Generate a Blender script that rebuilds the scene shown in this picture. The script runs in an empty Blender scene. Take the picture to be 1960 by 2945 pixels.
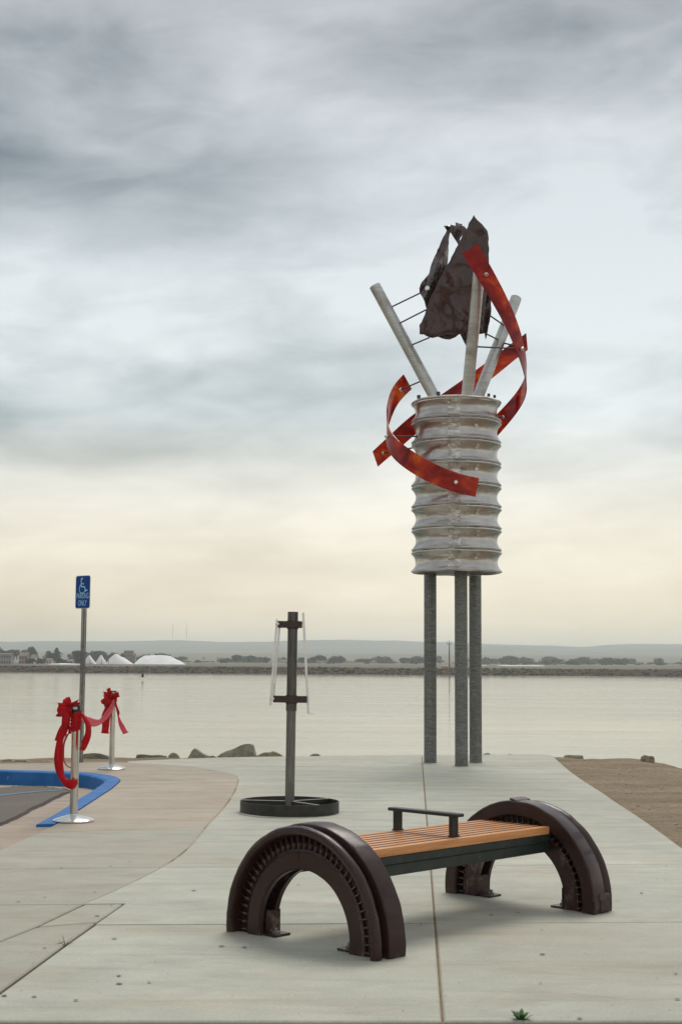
import bpy, bmesh, math, random
from mathutils import Vector, Matrix, noise
from mathutils.geometry import delaunay_2d_cdt

random.seed(11)
sc = bpy.context.scene
COL = sc.collection
R = math.radians

# ------------------------------------------------------------------ camera
CAM_H, PITCH, ROLL, LENS = 1.39, math.atan(427.5 / 4090.3), 0.006, 50.0
FPX = LENS / 36.0 * 2945
cam_d = bpy.data.cameras.new('camera')
cam_d.sensor_fit = 'VERTICAL'; cam_d.sensor_height = 36.0; cam_d.sensor_width = 24.0
cam_d.lens = LENS; cam_d.clip_start = 0.1; cam_d.clip_end = 20000
cam = bpy.data.objects.new('camera', cam_d); COL.objects.link(cam)
CAM_ROT = Matrix.Rotation(R(90) + PITCH, 3, 'X') @ Matrix.Rotation(ROLL, 3, 'Z')
cam.matrix_world = Matrix.Translation((0, 0, CAM_H)) @ CAM_ROT.to_4x4()
sc.camera = cam

# ------------------------------------------------------------------ sky and sun
SUN_EL, SUN_AZ = R(58), R(12)          # azimuth from +Y towards +X: the sun stands behind the cloud over the bay
world = bpy.data.worlds.new('World'); sc.world = world
world.use_nodes = True
def build_sky():
    nt = world.node_tree; N = nt.nodes; L = nt.links
    for n in list(N): N.remove(n)
    def nd(t, **k):
        n = N.new(t)
        for a, v in k.items(): setattr(n, a, v)
        return n
    def m(op, a, b=None, c=None, clamp=False):
        n = nd('ShaderNodeMath', operation=op, use_clamp=clamp)
        for i, v in enumerate((a, b, c)):
            if v is None: continue
            if isinstance(v, (int, float)): n.inputs[i].default_value = v
            else: L.new(v, n.inputs[i])
        return n.outputs[0]
    def ramp(fac, stops, interp='LINEAR'):
        n = nd('ShaderNodeValToRGB'); cr = n.color_ramp; cr.interpolation = interp
        while len(cr.elements) < len(stops): cr.elements.new(0.5)
        for e, (p, c) in zip(cr.elements, stops):
            e.position = p; e.color = (c, c, c, 1) if isinstance(c, (int, float)) else (*c, 1)
        L.new(fac, n.inputs[0]); return n.outputs[0]
    out = nd('ShaderNodeOutputWorld'); bg = nd('ShaderNodeBackground'); bg.inputs[1].default_value = 0.1
    L.new(bg.outputs[0], out.inputs[0])
    sky = nd('ShaderNodeTexSky', sky_type='NISHITA', sun_disc=False)
    sky.sun_elevation = SUN_EL; sky.sun_rotation = SUN_AZ; sky.dust_density = 3.0
    tc = nd('ShaderNodeTexCoord'); sep = nd('ShaderNodeSeparateXYZ'); L.new(tc.outputs['Generated'], sep.inputs[0])
    x, y, z = sep.outputs
    zc = m('MAXIMUM', z, 0.0)
    def nz(sz, off, scale, detail, rough=0.5, dist=0.0):
        # y is lifted with height so that the rolls lean, as a deck drifting past does
        cb = nd('ShaderNodeCombineXYZ'); L.new(m('ADD', x, m('MULTIPLY', zc, .35)), cb.inputs[0]); L.new(m('ADD', y, off), cb.inputs[1])
        L.new(m('SUBTRACT', m('MULTIPLY', m('POWER', zc, .8), sz), m('MULTIPLY', x, .25 * sz * .4)), cb.inputs[2])
        n = nd('ShaderNodeTexNoise'); n.inputs['Scale'].default_value = scale; n.inputs['Detail'].default_value = detail
        n.inputs['Roughness'].default_value = rough; n.inputs['Distortion'].default_value = dist
        L.new(cb.outputs[0], n.inputs['Vector']); return n.outputs['Fac']
    big = nz(2.2, SKY_OFF[0], 2.3, 2, 0.5, 0.3)
    mid = nz(2.3, SKY_OFF[1], 4.6, 6, 0.5, 0.25)
    fine = nz(3.0, SKY_OFF[2], 13.0, 6, 0.55, 0.5)
    # rolls of heavy cloud lie to the west (left) and thin out eastwards
    zw = m('ADD', m('ADD', zc, m('MULTIPLY', m('SUBTRACT', big, .5), .12)), m('MULTIPLY', m('SUBTRACT', mid, .5), .10))
    zw = m('SUBTRACT', zw, m('MULTIPLY', m('ADD', x, .22), .05))
    rolls = ramp(zw, [(0.0, .42), (.05, .50), (.085, .72), (.108, .82), (.128, .36), (.165, .48), (.195, .42), (.23, .72), (.262, .98), (.292, .60), (.315, .28), (.345, .16), (.378, .30), (.415, .56), (.50, .46), (.62, .74), (.78, .5), (1.0, .7)], 'EASE')
    west = m('MULTIPLY', m('SUBTRACT', .16, x), 2.6, clamp=True)
    east = m('ADD', .81, m('MULTIPLY', m('SUBTRACT', big, .5), 1.1))
    base = m('ADD', m('MULTIPLY', rolls, west), m('MULTIPLY', east, m('SUBTRACT', 1.0, west)))
    f = m('ADD', base, m('MULTIPLY', m('SUBTRACT', mid, .5), 1.45))
    cloud = m('ADD', f, m('MULTIPLY', m('SUBTRACT', fine, .5), .62), clamp=True)
    dark = ramp(zc, [(0.0, (.58, .49, .335)), (0.05, (.64, .55, .40)), (0.10, (.53, .50, .42)), (0.17, (.205, .27, .29)), (0.30, (.128, .165, .192)), (1.0, (.21, .235, .26))])
    lite = ramp(zc, [(0.0, (.82, .73, .55)), (0.02, (.86, .77, .59)), (0.05, (.92, .835, .665)), (0.10, (.88, .835, .725)), (0.17, (.725, .77, .775)), (0.30, (.62, .67, .695)), (0.42, (.57, .595, .615)), (1.0, (.68, .70, .72))])
    mx = nd('ShaderNodeMix', data_type='RGBA'); L.new(cloud, mx.inputs[0]); L.new(dark, mx.inputs[6]); L.new(lite, mx.inputs[7])
    sc10 = nd('ShaderNodeMix', data_type='RGBA', blend_type='MULTIPLY'); sc10.inputs[0].default_value = 1
    L.new(mx.outputs[2], sc10.inputs[6]); sc10.inputs[7].default_value = (10, 10, 10, 1)
    # a little of the open sky shows through the deck
    fin = nd('ShaderNodeMix', data_type='RGBA'); fin.inputs[0].default_value = 0.94
    L.new(sky.outputs[0], fin.inputs[6]); L.new(sc10.outputs[2], fin.inputs[7])
    L.new(fin.outputs[2], bg.inputs[0])
SKY_OFF = (3.1, 7.7, 1.3)
build_sky()
sun_d = bpy.data.lights.new('sun', 'SUN'); sun_d.energy = 1.5; sun_d.angle = R(28); sun_d.color = (1.0, 0.95, 0.88)
sun = bpy.data.objects.new('sun', sun_d); COL.objects.link(sun)
sun.rotation_euler = Vector((math.sin(SUN_AZ) * math.cos(SUN_EL), math.cos(SUN_AZ) * math.cos(SUN_EL), math.sin(SUN_EL))).to_track_quat('Z', 'Y').to_euler()
sc.view_settings.view_transform = 'Standard'; sc.view_settings.look = 'None'
sc.view_settings.exposure = 0.27; sc.view_settings.gamma = 1.0; sc.view_settings.use_curve_mapping = False
sc.cycles.volume_bounces = 1; sc.cycles.max_bounces = 8; sc.cycles.transparent_max_bounces = 16
sc.cycles.use_denoising = True

# ------------------------------------------------------------------ survey helpers (photo pixels of the 1960 x 2945 frame)
def ray(px, py):
    return CAM_ROT @ Vector(((px - 980) / FPX, (1472.5 - py) / FPX, -1))
def W(px, py, Y):
    d = ray(px, py); return Vector((0, 0, CAM_H)) + d * (Y / d.y)
def G(px, py, z=0.0):
    d = ray(px, py); return Vector((0, 0, CAM_H)) + d * ((z - CAM_H) / d.z)
def Zr(scale, ox, oy):
    return lambda x, y: (ox + x / scale, oy + y / scale)

# ------------------------------------------------------------------ object helpers
def link(o, parent=None):
    COL.objects.link(o)
    if parent is not None: o.parent = parent
    return o
def tag(o, label=None, cat=None, group=None, kind=None):
    for k, v in (('label', label), ('category', cat), ('group', group), ('kind', kind)):
        if v: o[k] = v
    return o
def empty(name, loc=(0, 0, 0), rz=0.0):
    o = bpy.data.objects.new(name, None); o.location = loc; o.rotation_euler = (0, 0, rz)
    o.empty_display_size = 0.1
    return link(o)
def mesh(name, verts, faces, mat, parent=None, smooth=False):
    me = bpy.data.meshes.new(name); me.from_pydata([tuple(v) for v in verts], [], faces); me.update()
    if smooth: me.polygons.foreach_set('use_smooth', [True] * len(me.polygons))
    if mat: me.materials.append(mat)
    return link(bpy.data.objects.new(name, me), parent)
def bm_obj(name, bm, mat, parent=None, smooth=False, fix=True):
    if fix: bmesh.ops.recalc_face_normals(bm, faces=bm.faces)
    me = bpy.data.meshes.new(name); bm.to_mesh(me); bm.free()
    if smooth: me.polygons.foreach_set('use_smooth', [True] * len(me.polygons))
    if mat: me.materials.append(mat)
    return link(bpy.data.objects.new(name, me), parent)
def sharp_smooth(o, deg=35):
    me = o.data; me.polygons.foreach_set('use_smooth', [True] * len(me.polygons))
    me.set_sharp_from_angle(angle=R(deg)); return o
def add_box(bm, c, s, rot=None, bevel=0.0):
    r = bmesh.ops.create_cube(bm, size=1.0)
    vs = r['verts']
    for v in vs:
        p = Vector((v.co.x * s[0], v.co.y * s[1], v.co.z * s[2]))
        if rot is not None: p = rot @ p
        v.co = p + Vector(c)
    if bevel > 0:
        es = list({e for v in vs for e in v.link_edges})
        bmesh.ops.bevel(bm, geom=es, offset=bevel, segments=1, affect='EDGES')
def box(name, c, s, mat, parent=None, rot=None, bevel=0.0):
    bm = bmesh.new(); add_box(bm, c, s, rot, bevel); return bm_obj(name, bm, mat, parent)
def frame(d):
    d = d.normalized(); a = Vector((0, 0, 1)) if abs(d.z) < .9 else Vector((1, 0, 0))
    u = d.cross(a).normalized(); return u, d.cross(u).normalized()
def add_tube(bm, pts, rad, n=12, caps=True):
    pts = [Vector(p) for p in pts]; rings = []
    rad = rad if isinstance(rad, (list, tuple)) else [rad] * len(pts)
    for i, p in enumerate(pts):
        d = (pts[min(i + 1, len(pts) - 1)] - pts[max(i - 1, 0)])
        u, v = frame(d)
        rings.append([bm.verts.new(p + (u * math.cos(2 * math.pi * k / n) + v * math.sin(2 * math.pi * k / n)) * rad[i]) for k in range(n)])
    for a, b in zip(rings, rings[1:]):
        for k in range(n): bm.faces.new((a[k], a[(k + 1) % n], b[(k + 1) % n], b[k]))
    if caps: bm.faces.new(rings[0][::-1]); bm.faces.new(rings[-1])
def tube(name, pts, rad, mat, parent=None, n=12):
    bm = bmesh.new(); add_tube(bm, pts, rad, n); return sharp_smooth(bm_obj(name, bm, mat, parent), 50)
def add_lathe(bm, prof, n=32, c=(0, 0, 0), cap=True):
    rings = []
    for r, z in prof:
        rings.append([bm.verts.new((c[0] + r * math.cos(2 * math.pi * k / n), c[1] + r * math.sin(2 * math.pi * k / n), c[2] + z)) for k in range(n)])
    for a, b in zip(rings, rings[1:]):
        for k in range(n): bm.faces.new((a[k], a[(k + 1) % n], b[(k + 1) % n], b[k]))
    if cap: bm.faces.new(rings[0][::-1]); bm.faces.new(rings[-1])
def lathe(name, prof, mat, parent=None, n=32, c=(0, 0, 0), cap=True, deg=40):
    bm = bmesh.new(); add_lathe(bm, prof, n, c, cap); return sharp_smooth(bm_obj(name, bm, mat, parent), deg)
def smoothstep(a, b, x):
    t = max(0.0, min(1.0, (x - a) / (b - a))); return t * t * (3 - 2 * t)
def fbm(p, o=4): return noise.fractal(Vector(p), 1.0, 2.0, o)
def catmull(P, k):
    out = []
    n = len(P)
    for i in range(n - 1):
        p0, p1, p2, p3 = P[max(i - 1, 0)], P[i], P[i + 1], P[min(i + 2, n - 1)]
        for j in range(k):
            t = j / k
            out.append(0.5 * ((2 * p1) + (p2 - p0) * t + (2 * p0 - 5 * p1 + 4 * p2 - p3) * t * t + (3 * p1 - p0 - 3 * p2 + p3) * t ** 3))
    out.append(P[-1]); return out

# ------------------------------------------------------------------ materials
def material(name):
    m = bpy.data.materials.new(name); m.use_nodes = True
    nt = m.node_tree; return m, nt, nt.nodes['Principled BSDF']
class NT:
    def __init__(s, nt): s.nt = nt; s.N = nt.nodes; s.L = nt.links
    def put(s, sock, v):
        if isinstance(v, (int, float)): sock.default_value = v
        elif isinstance(v, (tuple, list)): sock.default_value = (*v, 1) if len(v) == 3 and sock.type == 'RGBA' else v
        else: s.L.new(v, sock)
    def coord(s, kind='Object', scale=(1, 1, 1), rot=(0, 0, 0)):
        if kind == 'World': o = s.N.new('ShaderNodeNewGeometry').outputs['Position']
        else: o = s.N.new('ShaderNodeTexCoord').outputs[kind]
        mp = s.N.new('ShaderNodeMapping'); mp.inputs['Scale'].default_value = scale; mp.inputs['Rotation'].default_value = rot
        s.L.new(o, mp.inputs['Vector']); return mp.outputs[0]
    def noise(s, vec, scale, detail=4, rough=.55, dist=0):
        n = s.N.new('ShaderNodeTexNoise'); s.L.new(vec, n.inputs['Vector'])
        n.inputs['Scale'].default_value = scale; n.inputs['Detail'].default_value = detail
        n.inputs['Roughness'].default_value = rough; n.inputs['Distortion'].default_value = dist
        return n.outputs['Fac']
    def voro(s, vec, scale, feature='F1', out='Distance'):
        n = s.N.new('ShaderNodeTexVoronoi'); n.feature = feature; s.L.new(vec, n.inputs['Vector'])
        n.inputs['Scale'].default_value = scale; return n.outputs[out]
    def ramp(s, fac, stops, interp='LINEAR'):
        n = s.N.new('ShaderNodeValToRGB'); cr = n.color_ramp; cr.interpolation = interp
        while len(cr.elements) < len(stops): cr.elements.new(.5)
        for e, (p, c) in zip(cr.elements, stops):
            e.position = p; e.color = (c, c, c, 1) if isinstance(c, (int, float)) else (*c, 1)
        s.L.new(fac, n.inputs[0]); return n.outputs[0]
    def mix(s, f, a, b, bt='MIX'):
        n = s.N.new('ShaderNodeMix'); n.data_type = 'RGBA'; n.blend_type = bt
        s.put(n.inputs[0], f); s.put(n.inputs[6], a); s.put(n.inputs[7], b); return n.outputs[2]
    def math(s, op, a, b=0.0):
        n = s.N.new('ShaderNodeMath'); n.operation = op; s.put(n.inputs[0], a); s.put(n.inputs[1], b); return n.outputs[0]
    def bump(s, h, strength=.3, dist=.01):
        n = s.N.new('ShaderNodeBump'); n.inputs['Strength'].default_value = strength; n.inputs['Distance'].default_value = dist
        s.L.new(h, n.inputs['Height']); return n.outputs[0]
    def rnd(s): return s.N.new('ShaderNodeObjectInfo').outputs['Random']
def simple(name, c1, c2=None, scale=5, rough=.6, metal=0.0, bump=0.0, bdist=.01, kind='Object', stretch=(1, 1, 1), c3=None, s3=1.5, t3=(.55, .7), detail=5, coat=0.0, rough2=None, spec=None):
    m, nt, b = material(name); t = NT(nt); v = t.coord(kind, stretch)
    n1 = t.noise(v, scale, detail)
    col = t.mix(t.ramp(n1, [(.3, 0.), (.7, 1.)]), c1, c2 or c1)
    if c3: col = t.mix(t.ramp(t.noise(v, s3, 5, .6), [(t3[0], 0.), (t3[1], 1.)]), col, c3)
    t.put(b.inputs['Base Color'], col)
    if rough2 is None: b.inputs['Roughness'].default_value = rough
    else: t.put(b.inputs['Roughness'], t.ramp(t.noise(v, scale * 1.7, 4), [(.3, rough), (.7, rough2)]))
    b.inputs['Metallic'].default_value = metal
    if coat: b.inputs['Coat Weight'].default_value = coat; b.inputs['Coat Roughness'].default_value = .15
    if spec is not None: b.inputs['Specular IOR Level'].default_value = spec
    if bump: t.put(b.inputs['Normal'], t.bump(n1, bump, bdist))
    return m

def concrete(name, c1, c2, stain, stain_amt=.5):
    m, nt, b = material(name); t = NT(nt)
    v = t.coord('World'); vs = t.coord('World', (.35, 1.6, 1)); vb = t.coord('World', (8, 90, 1)); vq = t.coord('World', (90, 14, 1))
    col = t.mix(t.ramp(t.noise(v, .55, 6, .6), [(.3, 0.), (.7, 1.)]), c1, c2)
    col = t.mix(t.math('MULTIPLY', t.ramp(t.noise(vs, 1.3, 7, .62), [(.48, 0.), (.68, 1.)]), stain_amt), col, stain)
    drk = tuple(c * .70 for c in c1)
    col = t.mix(t.math('MULTIPLY', t.ramp(t.noise(vs, 2.6, 8, .7, .6), [(.48, 0.), (.70, 1.)]), .68), col, drk)
    col = t.mix(t.math('MULTIPLY', t.ramp(t.noise(v, 60, 3, .7), [(.35, 1.), (.55, 0.)]), .26), col, tuple(c * .6 for c in c1))
    col = t.mix(t.math('MULTIPLY', t.ramp(t.noise(v, 5, 6, .65, .5), [(.42, 1.), (.62, 0.)]), .22), col, tuple(c * .72 for c in c1))
    brush = t.noise(vq, 2.0, 3, .6)
    col = t.mix(t.math('MULTIPLY', t.ramp(brush, [(.4, 0.), (.7, 1.)]), .12), col, tuple(min(1, c * 1.25) for c in c2))
    # small dark pits and spots
    sp = t.ramp(t.voro(v, 5.5), [(.022, 1.), (.03, 0.)])
    col = t.mix(t.math('MULTIPLY', sp, .75), col, (.06, .06, .055))
    tint = t.ramp(t.rnd(), [(0., .93), (1., 1.05)])
    col = t.mix(1.0, col, tint, 'MULTIPLY')
    t.put(b.inputs['Base Color'], col); t.put(b.inputs['Roughness'], t.ramp(t.noise(v, 3, 4), [(.3, .62), (.7, .85)]))
    b.inputs['Specular IOR Level'].default_value = .35
    h = t.math('ADD', t.math('MULTIPLY', brush, .5), t.noise(v, 140, 3))
    t.put(b.inputs['Normal'], t.bump(h, .22, .004))
    return m
M = {}
M['conc'] = concrete('concrete_pale', (.375, .378, .315), (.50, .497, .415), (.45, .355, .24), .55)
M['conc_tan'] = concrete('concrete_tan', (.36, .305, .235), (.43, .375, .30), (.36, .27, .19), .45)
M['conc_walk'] = concrete('concrete_walk', (.35, .335, .27), (.42, .405, .335), (.37, .29, .21), .45)
M['gutter'] = concrete('concrete_gutter', (.33, .265, .20), (.40, .335, .265), (.25, .19, .14), .5)
M['asphalt'] = simple('asphalt', (.075, .066, .054), (.16, .14, .112), 70, .9, 0, .6, .01, 'World', c3=(.15, .125, .10), s3=1.2, t3=(.5, .75))
M['crack'] = simple('crack_dirt', (.03, .022, .015), (.08, .06, .045), 30, .95, 0, .5, .01, 'World')
M['linepaint'] = simple('faded_blue_paint', (.11, .20, .34), (.09, .12, .15), 9, .7, 0, 0, kind='World')
M['bluecurb'] = simple('blue_kerb_paint', (.010, .105, .33), (.028, .165, .43), 4, .5, 0, .25, .006, 'World', c3=(.20, .23, .25), s3=11, t3=(.63, .67), rough2=.7, spec=.25)
def dirt_mat():
    m, nt, b = material('dirt'); t = NT(nt); v = t.coord('World'); vs = t.coord('World', (.5, 1.5, 1))
    col = t.mix(t.ramp(t.noise(vs, 1.1, 8, .65), [(.3, 0.), (.7, 1.)]), (.19, .145, .098), (.37, .29, .20))
    col = t.mix(t.ramp(t.noise(v, 22, 6, .7), [(.35, .65), (.62, 0.)]), col, (.135, .102, .07))
    col = t.mix(t.ramp(t.voro(v, 34), [(.12, .8), (.22, 0.)]), col, (.38, .32, .24))
    t.put(b.inputs['Base Color'], col); b.inputs['Roughness'].default_value = .95
    b.inputs['Specular IOR Level'].default_value = .1
    h = t.math('ADD', t.noise(v, 9, 8, .7), t.math('MULTIPLY', t.voro(v, 34), -.5))
    t.put(b.inputs['Normal'], t.bump(h, .75, .03)); return m
M['dirt'] = dirt_mat()
def rock_mat(name, c1, c2, c3):
    m, nt, b = material(name); t = NT(nt); v = t.coord('World')
    col = t.mix(t.ramp(t.noise(v, 3.2, 8, .68, .4), [(.32, 0.), (.68, 1.)]), c1, c2)
    col = t.mix(t.ramp(t.noise(v, 1.5, 5), [(.5, 0.), (.65, .8)]), col, c3)
    col = t.mix(t.ramp(t.noise(v, 26, 4, .7), [(.35, .6), (.55, 0.)]), col, tuple(c * .4 for c in c1))
    t.put(b.inputs['Base Color'], col); b.inputs['Roughness'].default_value = .85
    t.put(b.inputs['Normal'], t.bump(t.noise(v, 14, 8, .7), .8, .03)); return m
M['rock'] = rock_mat('boulder_stone', (.25, .26, .205), (.44, .42, .32), (.50, .40, .27))
M['rock_tan'] = rock_mat('boulder_tan', (.32, .265, .185), (.46, .39, .28), (.27, .24, .18))
M['rock_dark'] = rock_mat('boulder_dark', (.15, .145, .115), (.28, .26, .20), (.36, .28, .19))
def cast_mat():
    m, nt, b = material('brown_painted_iron'); t = NT(nt); v = t.coord('Object')
    col = t.mix(t.ramp(t.noise(v, 6, 6, .6), [(.3, 0.), (.7, 1.)]), (.024, .0085, .0072), (.038, .0145, .012))
    col = t.mix(t.ramp(t.noise(v, 18, 7, .7), [(.69, 0.), (.75, .45)]), col, (.07, .04, .034))
    # paint worn off convex edges
    geo = t.N.new('ShaderNodeNewGeometry')
    wear = t.math('MULTIPLY', t.ramp(geo.outputs['Pointiness'], [(.56, 0.), (.66, .8)]), t.ramp(t.noise(v, 9, 6, .7), [(.50, 0.), (.62, 1.)]))
    col = t.mix(wear, col, (.22, .16, .13))
    t.put(b.inputs['Base Color'], col)
    b.inputs['Specular IOR Level'].default_value = .36
    t.put(b.inputs['Roughness'], t.ramp(t.noise(v, 11, 5), [(.3, .24), (.7, .42)]))
    t.put(b.inputs['Normal'], t.bump(t.noise(v, 30, 5), .12, .003)); return m
M['iron'] = cast_mat()
def wood_mat():
    m, nt, b = material('orange_timber'); t = NT(nt); v = t.coord('Object', (1.2, 28, 28))
    n = t.noise(v, 2.2, 7, .65, .6)
    col = t.ramp(n, [(.25, (.42, .165, .055)), (.5, (.60, .265, .098)), (.75, (.72, .35, .145))])
    col = t.mix(t.math('MULTIPLY', t.ramp(t.noise(t.coord('Object', (40, 60, 60)), 3, 3), [(.3, 1.), (.5, 0.)]), .35), col, (.25, .095, .04))
    col = t.mix(1.0, col, t.ramp(t.rnd(), [(0., .86), (1., 1.1)]), 'MULTIPLY')
    t.put(b.inputs['Base Color'], col); b.inputs['Roughness'].default_value = .42
    t.put(b.inputs['Normal'], t.bump(n, .15, .002)); return m
M['wood'] = wood_mat()
M['wood_gap_shade'] = simple('gap_shade_timber', (.10, .042, .018), (.16, .07, .03), 12, .7)  # shade between the slats, painted as a darker timber colour
M['green'] = simple('dark_green_steel', (.008, .016, .014), (.02, .032, .028), 14, .32, 0, 0, c3=(.09, .08, .06), s3=22, t3=(.62, .72), rough2=.5)
M['rail'] = simple('black_steel', (.010, .011, .014), (.018, .019, .023), 20, .28, 0, 0, rough2=.42)
def galv_mat():
    m, nt, b = material('galvanised_steel'); t = NT(nt)
    v = t.coord('Object', (1, 1, 1)); vs = t.coord('Object', (4, 4, 26), (R(28), R(20), 0)); vw = t.coord('Object', (3.5, 3.5, 22), (R(-30), R(-16), 0))
    a = t.noise(vs, 3, 5, .6, 1.2); c = t.noise(vw, 3, 5, .6, 1.2)
    k = t.mix(t.ramp(t.noise(v, 3, 3), [(.42, 0.), (.58, 1.)]), a, c)
    col = t.ramp(k, [(.28, (.09, .092, .088)), (.5, (.165, .172, .165)), (.72, (.30, .315, .305))])
    col = t.mix(t.ramp(t.noise(v, .9, 4), [(.5, 0.), (.7, .6)]), col, (.13, .11, .092))
    t.put(b.inputs['Base Color'], col); b.inputs['Metallic'].default_value = .6
    t.put(b.inputs['Roughness'], t.ramp(k, [(.3, .58), (.7, .36)]))
    t.put(b.inputs['Normal'], t.bump(k, .12, .004)); return m
M['galv'] = galv_mat()
def arm_mat():
    m, nt, b = material('bright_galvanised_tube'); t = NT(nt)
    v = t.coord('Object'); vr = t.coord('Object', (1, 1, 34))
    k = t.noise(vr, 2.5, 5, .6, .3)
    col = t.ramp(k, [(.3, (.42, .42, .40)), (.7, (.62, .63, .61))])
    col = t.mix(t.ramp(t.noise(v, 4.5, 6, .65), [(.5, 0.), (.68, .75)]), col, (.31, .28, .24))
    t.put(b.inputs['Base Color'], col); b.inputs['Metallic'].default_value = .7
    t.put(b.inputs['Roughness'], t.ramp(k, [(.3, .5), (.7, .34)])); return m
M['arm'] = arm_mat()
def drum_mat():
    m, nt, b = material('perforated_sheet_metal'); t = NT(nt)
    v = t.coord('Object'); vv = t.coord('Object', (5, 5, .9))
    col = t.mix(t.ramp(t.noise(v, 2.3, 7, .65), [(.3, 0.), (.7, 1.)]), (.50, .475, .44), (.72, .70, .66))
    col = t.mix(t.ramp(t.noise(vv, 3.0, 6, .65), [(.58, 0.), (.78, .4)]), col, (.40, .345, .29))
    col = t.mix(t.ramp(t.noise(v, 1.1, 3), [(.55, 0.), (.7, .3)]), col, (.52, .42, .39))
    t.put(b.inputs['Base Color'], col); b.inputs['Metallic'].default_value = .88; b.inputs['Roughness'].default_value = .29
    # the rows of punched holes
    uv = t.N.new('ShaderNodeUVMap').outputs[0]
    mp = t.N.new('ShaderNodeMapping'); mp.inputs['Scale'].default_value = (1, 1, 1); t.L.new(uv, mp.inputs[0])
    w1 = t.N.new('ShaderNodeTexVoronoi'); w1.inputs['Scale'].default_value = 75; w1.inputs['Randomness'].default_value = 0.0
    t.L.new(mp.outputs[0], w1.inputs['Vector'])
    hole = t.ramp(w1.outputs['Distance'], [(.24, 0.), (.30, 1.)])
    t.put(b.inputs['Alpha'], hole)
    t.put(b.inputs['Normal'], t.bump(t.noise(v, 9, 5), .3, .02))
    return m
M['drum'] = drum_mat()
M['drumrim'] = simple('lit_drum_rim', (.74, .72, .68), (.84, .82, .78), 9, .42, .2, 0, c3=(.33, .25, .18), s3=6, t3=(.6, .72))  # near-white colour stands in for light caught on the band edges
M['seam'] = simple('shiny_crinkled_sheet', (.46, .43, .39), (.82, .80, .76), 9, .2, .8, .8, .03, stretch=(1, 1, 2.6), c3=(.36, .32, .27), s3=6, t3=(.50, .62), rough2=.4)
def ribbon_mat():
    m, nt, b = material('red_acrylic'); t = NT(nt); v = t.coord('Object', (1, 1, 1.6)); vs = t.coord('Object', (1, 1, 1.5))
    n = t.noise(vs, 1.7, 7, .6, .8)
    col = t.ramp(n, [(.33, (.17, .002, .004)), (.46, (.45, .014, .004)), (.56, (.72, .065, .003)), (.66, (.92, .28, .008))])
    col = t.mix(t.ramp(t.noise(v, 5, 5, .6), [(.45, 0.), (.65, .55)]), col, (.22, .004, .006))
    t.put(b.inputs['Base Color'], col); b.inputs['Roughness'].default_value = .14
    b.inputs['Specular IOR Level'].default_value = .4
    tr = t.N.new('ShaderNodeBsdfTranslucent'); t.put(tr.inputs[0], t.mix(.35, col, (.8, .10, .02)))
    mx = t.N.new('ShaderNodeMixShader'); mx.inputs[0].default_value = .5
    t.L.new(b.outputs[0], mx.inputs[1]); t.L.new(tr.outputs[0], mx.inputs[2])
    t.L.new(mx.outputs[0], nt.nodes['Material Output'].inputs[0]); return m
M['acrylic'] = ribbon_mat()
def sheet_mat():
    m, nt, b = material('brown_crumpled_sheet'); t = NT(nt); v = t.coord('Object')
    col = t.mix(t.ramp(t.noise(v, 5, 6, .6), [(.35, 0.), (.65, 1.)]), (.042, .019, .0165), (.074, .035, .031))
    t.put(b.inputs['Base Color'], col); t.put(b.inputs['Roughness'], t.ramp(t.noise(v, 4, 4), [(.3, .16), (.7, .34)]))
    b.inputs['Specular IOR Level'].default_value = .5
    t.put(b.inputs['Normal'], t.bump(t.noise(v, 3.0, 2, .4, .8), .75, .1)); return m
M['sheet'] = sheet_mat()
def cloth_mat(name, c1, c2, transl):
    m, nt, b = material(name); t = NT(nt); v = t.coord('Object', (1, 1, .25))
    col = t.mix(t.ramp(t.noise(v, 22, 5, .6), [(.3, 0.), (.7, 1.)]), c1, c2)
    t.put(b.inputs['Base Color'], col); b.inputs['Roughness'].default_value = .5; b.inputs['Specular IOR Level'].default_value = .22
    tr = t.N.new('ShaderNodeBsdfTranslucent'); t.put(tr.inputs[0], t.mix(.5, col, tuple(min(1, c * 1.6) for c in c2)))
    mx = t.N.new('ShaderNodeMixShader'); mx.inputs[0].default_value = transl
    t.L.new(b.outputs[0], mx.inputs[1]); t.L.new(tr.outputs[0], mx.inputs[2])
    t.L.new(mx.outputs[0], nt.nodes['Material Output'].inputs[0]); return m
M['red'] = cloth_mat('red_satin', (.40, .002, .008), (.68, .006, .014), .3)
M['pink'] = cloth_mat('sheer_red_satin', (.70, .085, .13), (.80, .16, .22), .5)
M['steel'] = simple('polished_steel', (.62, .62, .60), (.74, .74, .72), 6, .14, 1.0, 0, rough2=.22)
M['bar'] = simple('bright_flat_bar', (.66, .68, .70), (.80, .81, .82), 12, .25, .9, 0, rough2=.38)
M['pole'] = simple('raw_dark_steel', (.13, .125, .115), (.22, .22, .21), 7, .38, .75, 0, stretch=(6, 6, .6), c3=(.10, .075, .055), s3=3, rough2=.5)
M['sleeve'] = simple('raw_sleeve_steel', (.075, .07, .062), (.15, .145, .135), 9, .4, .7, 0, stretch=(6, 6, .6), c3=(.20, .15, .11), s3=8, t3=(.58, .7), rough2=.52)
M['brownbar'] = simple('brown_flat_steel', (.030, .016, .014), (.052, .028, .023), 12, .4, .2, 0)
M['ring'] = simple('mill_scale_steel', (.018, .0185, .0175), (.042, .042, .039), 9, .42, .4, .15, .003, c3=(.05, .028, .02), s3=5, t3=(.55, .7), rough2=.58)
M['spoke'] = simple('spoke_steel', (.50, .46, .42), (.62, .58, .53), 9, .4, .5)
M['black'] = simple('black_plastic', (.012, .012, .013), (.02, .02, .02), 9, .4)
M['yellow'] = simple('yellow_label', (.70, .55, .03), None, 9, .5)
M['whitelab'] = simple('white_label', (.75, .75, .72), None, 9, .5)
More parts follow.
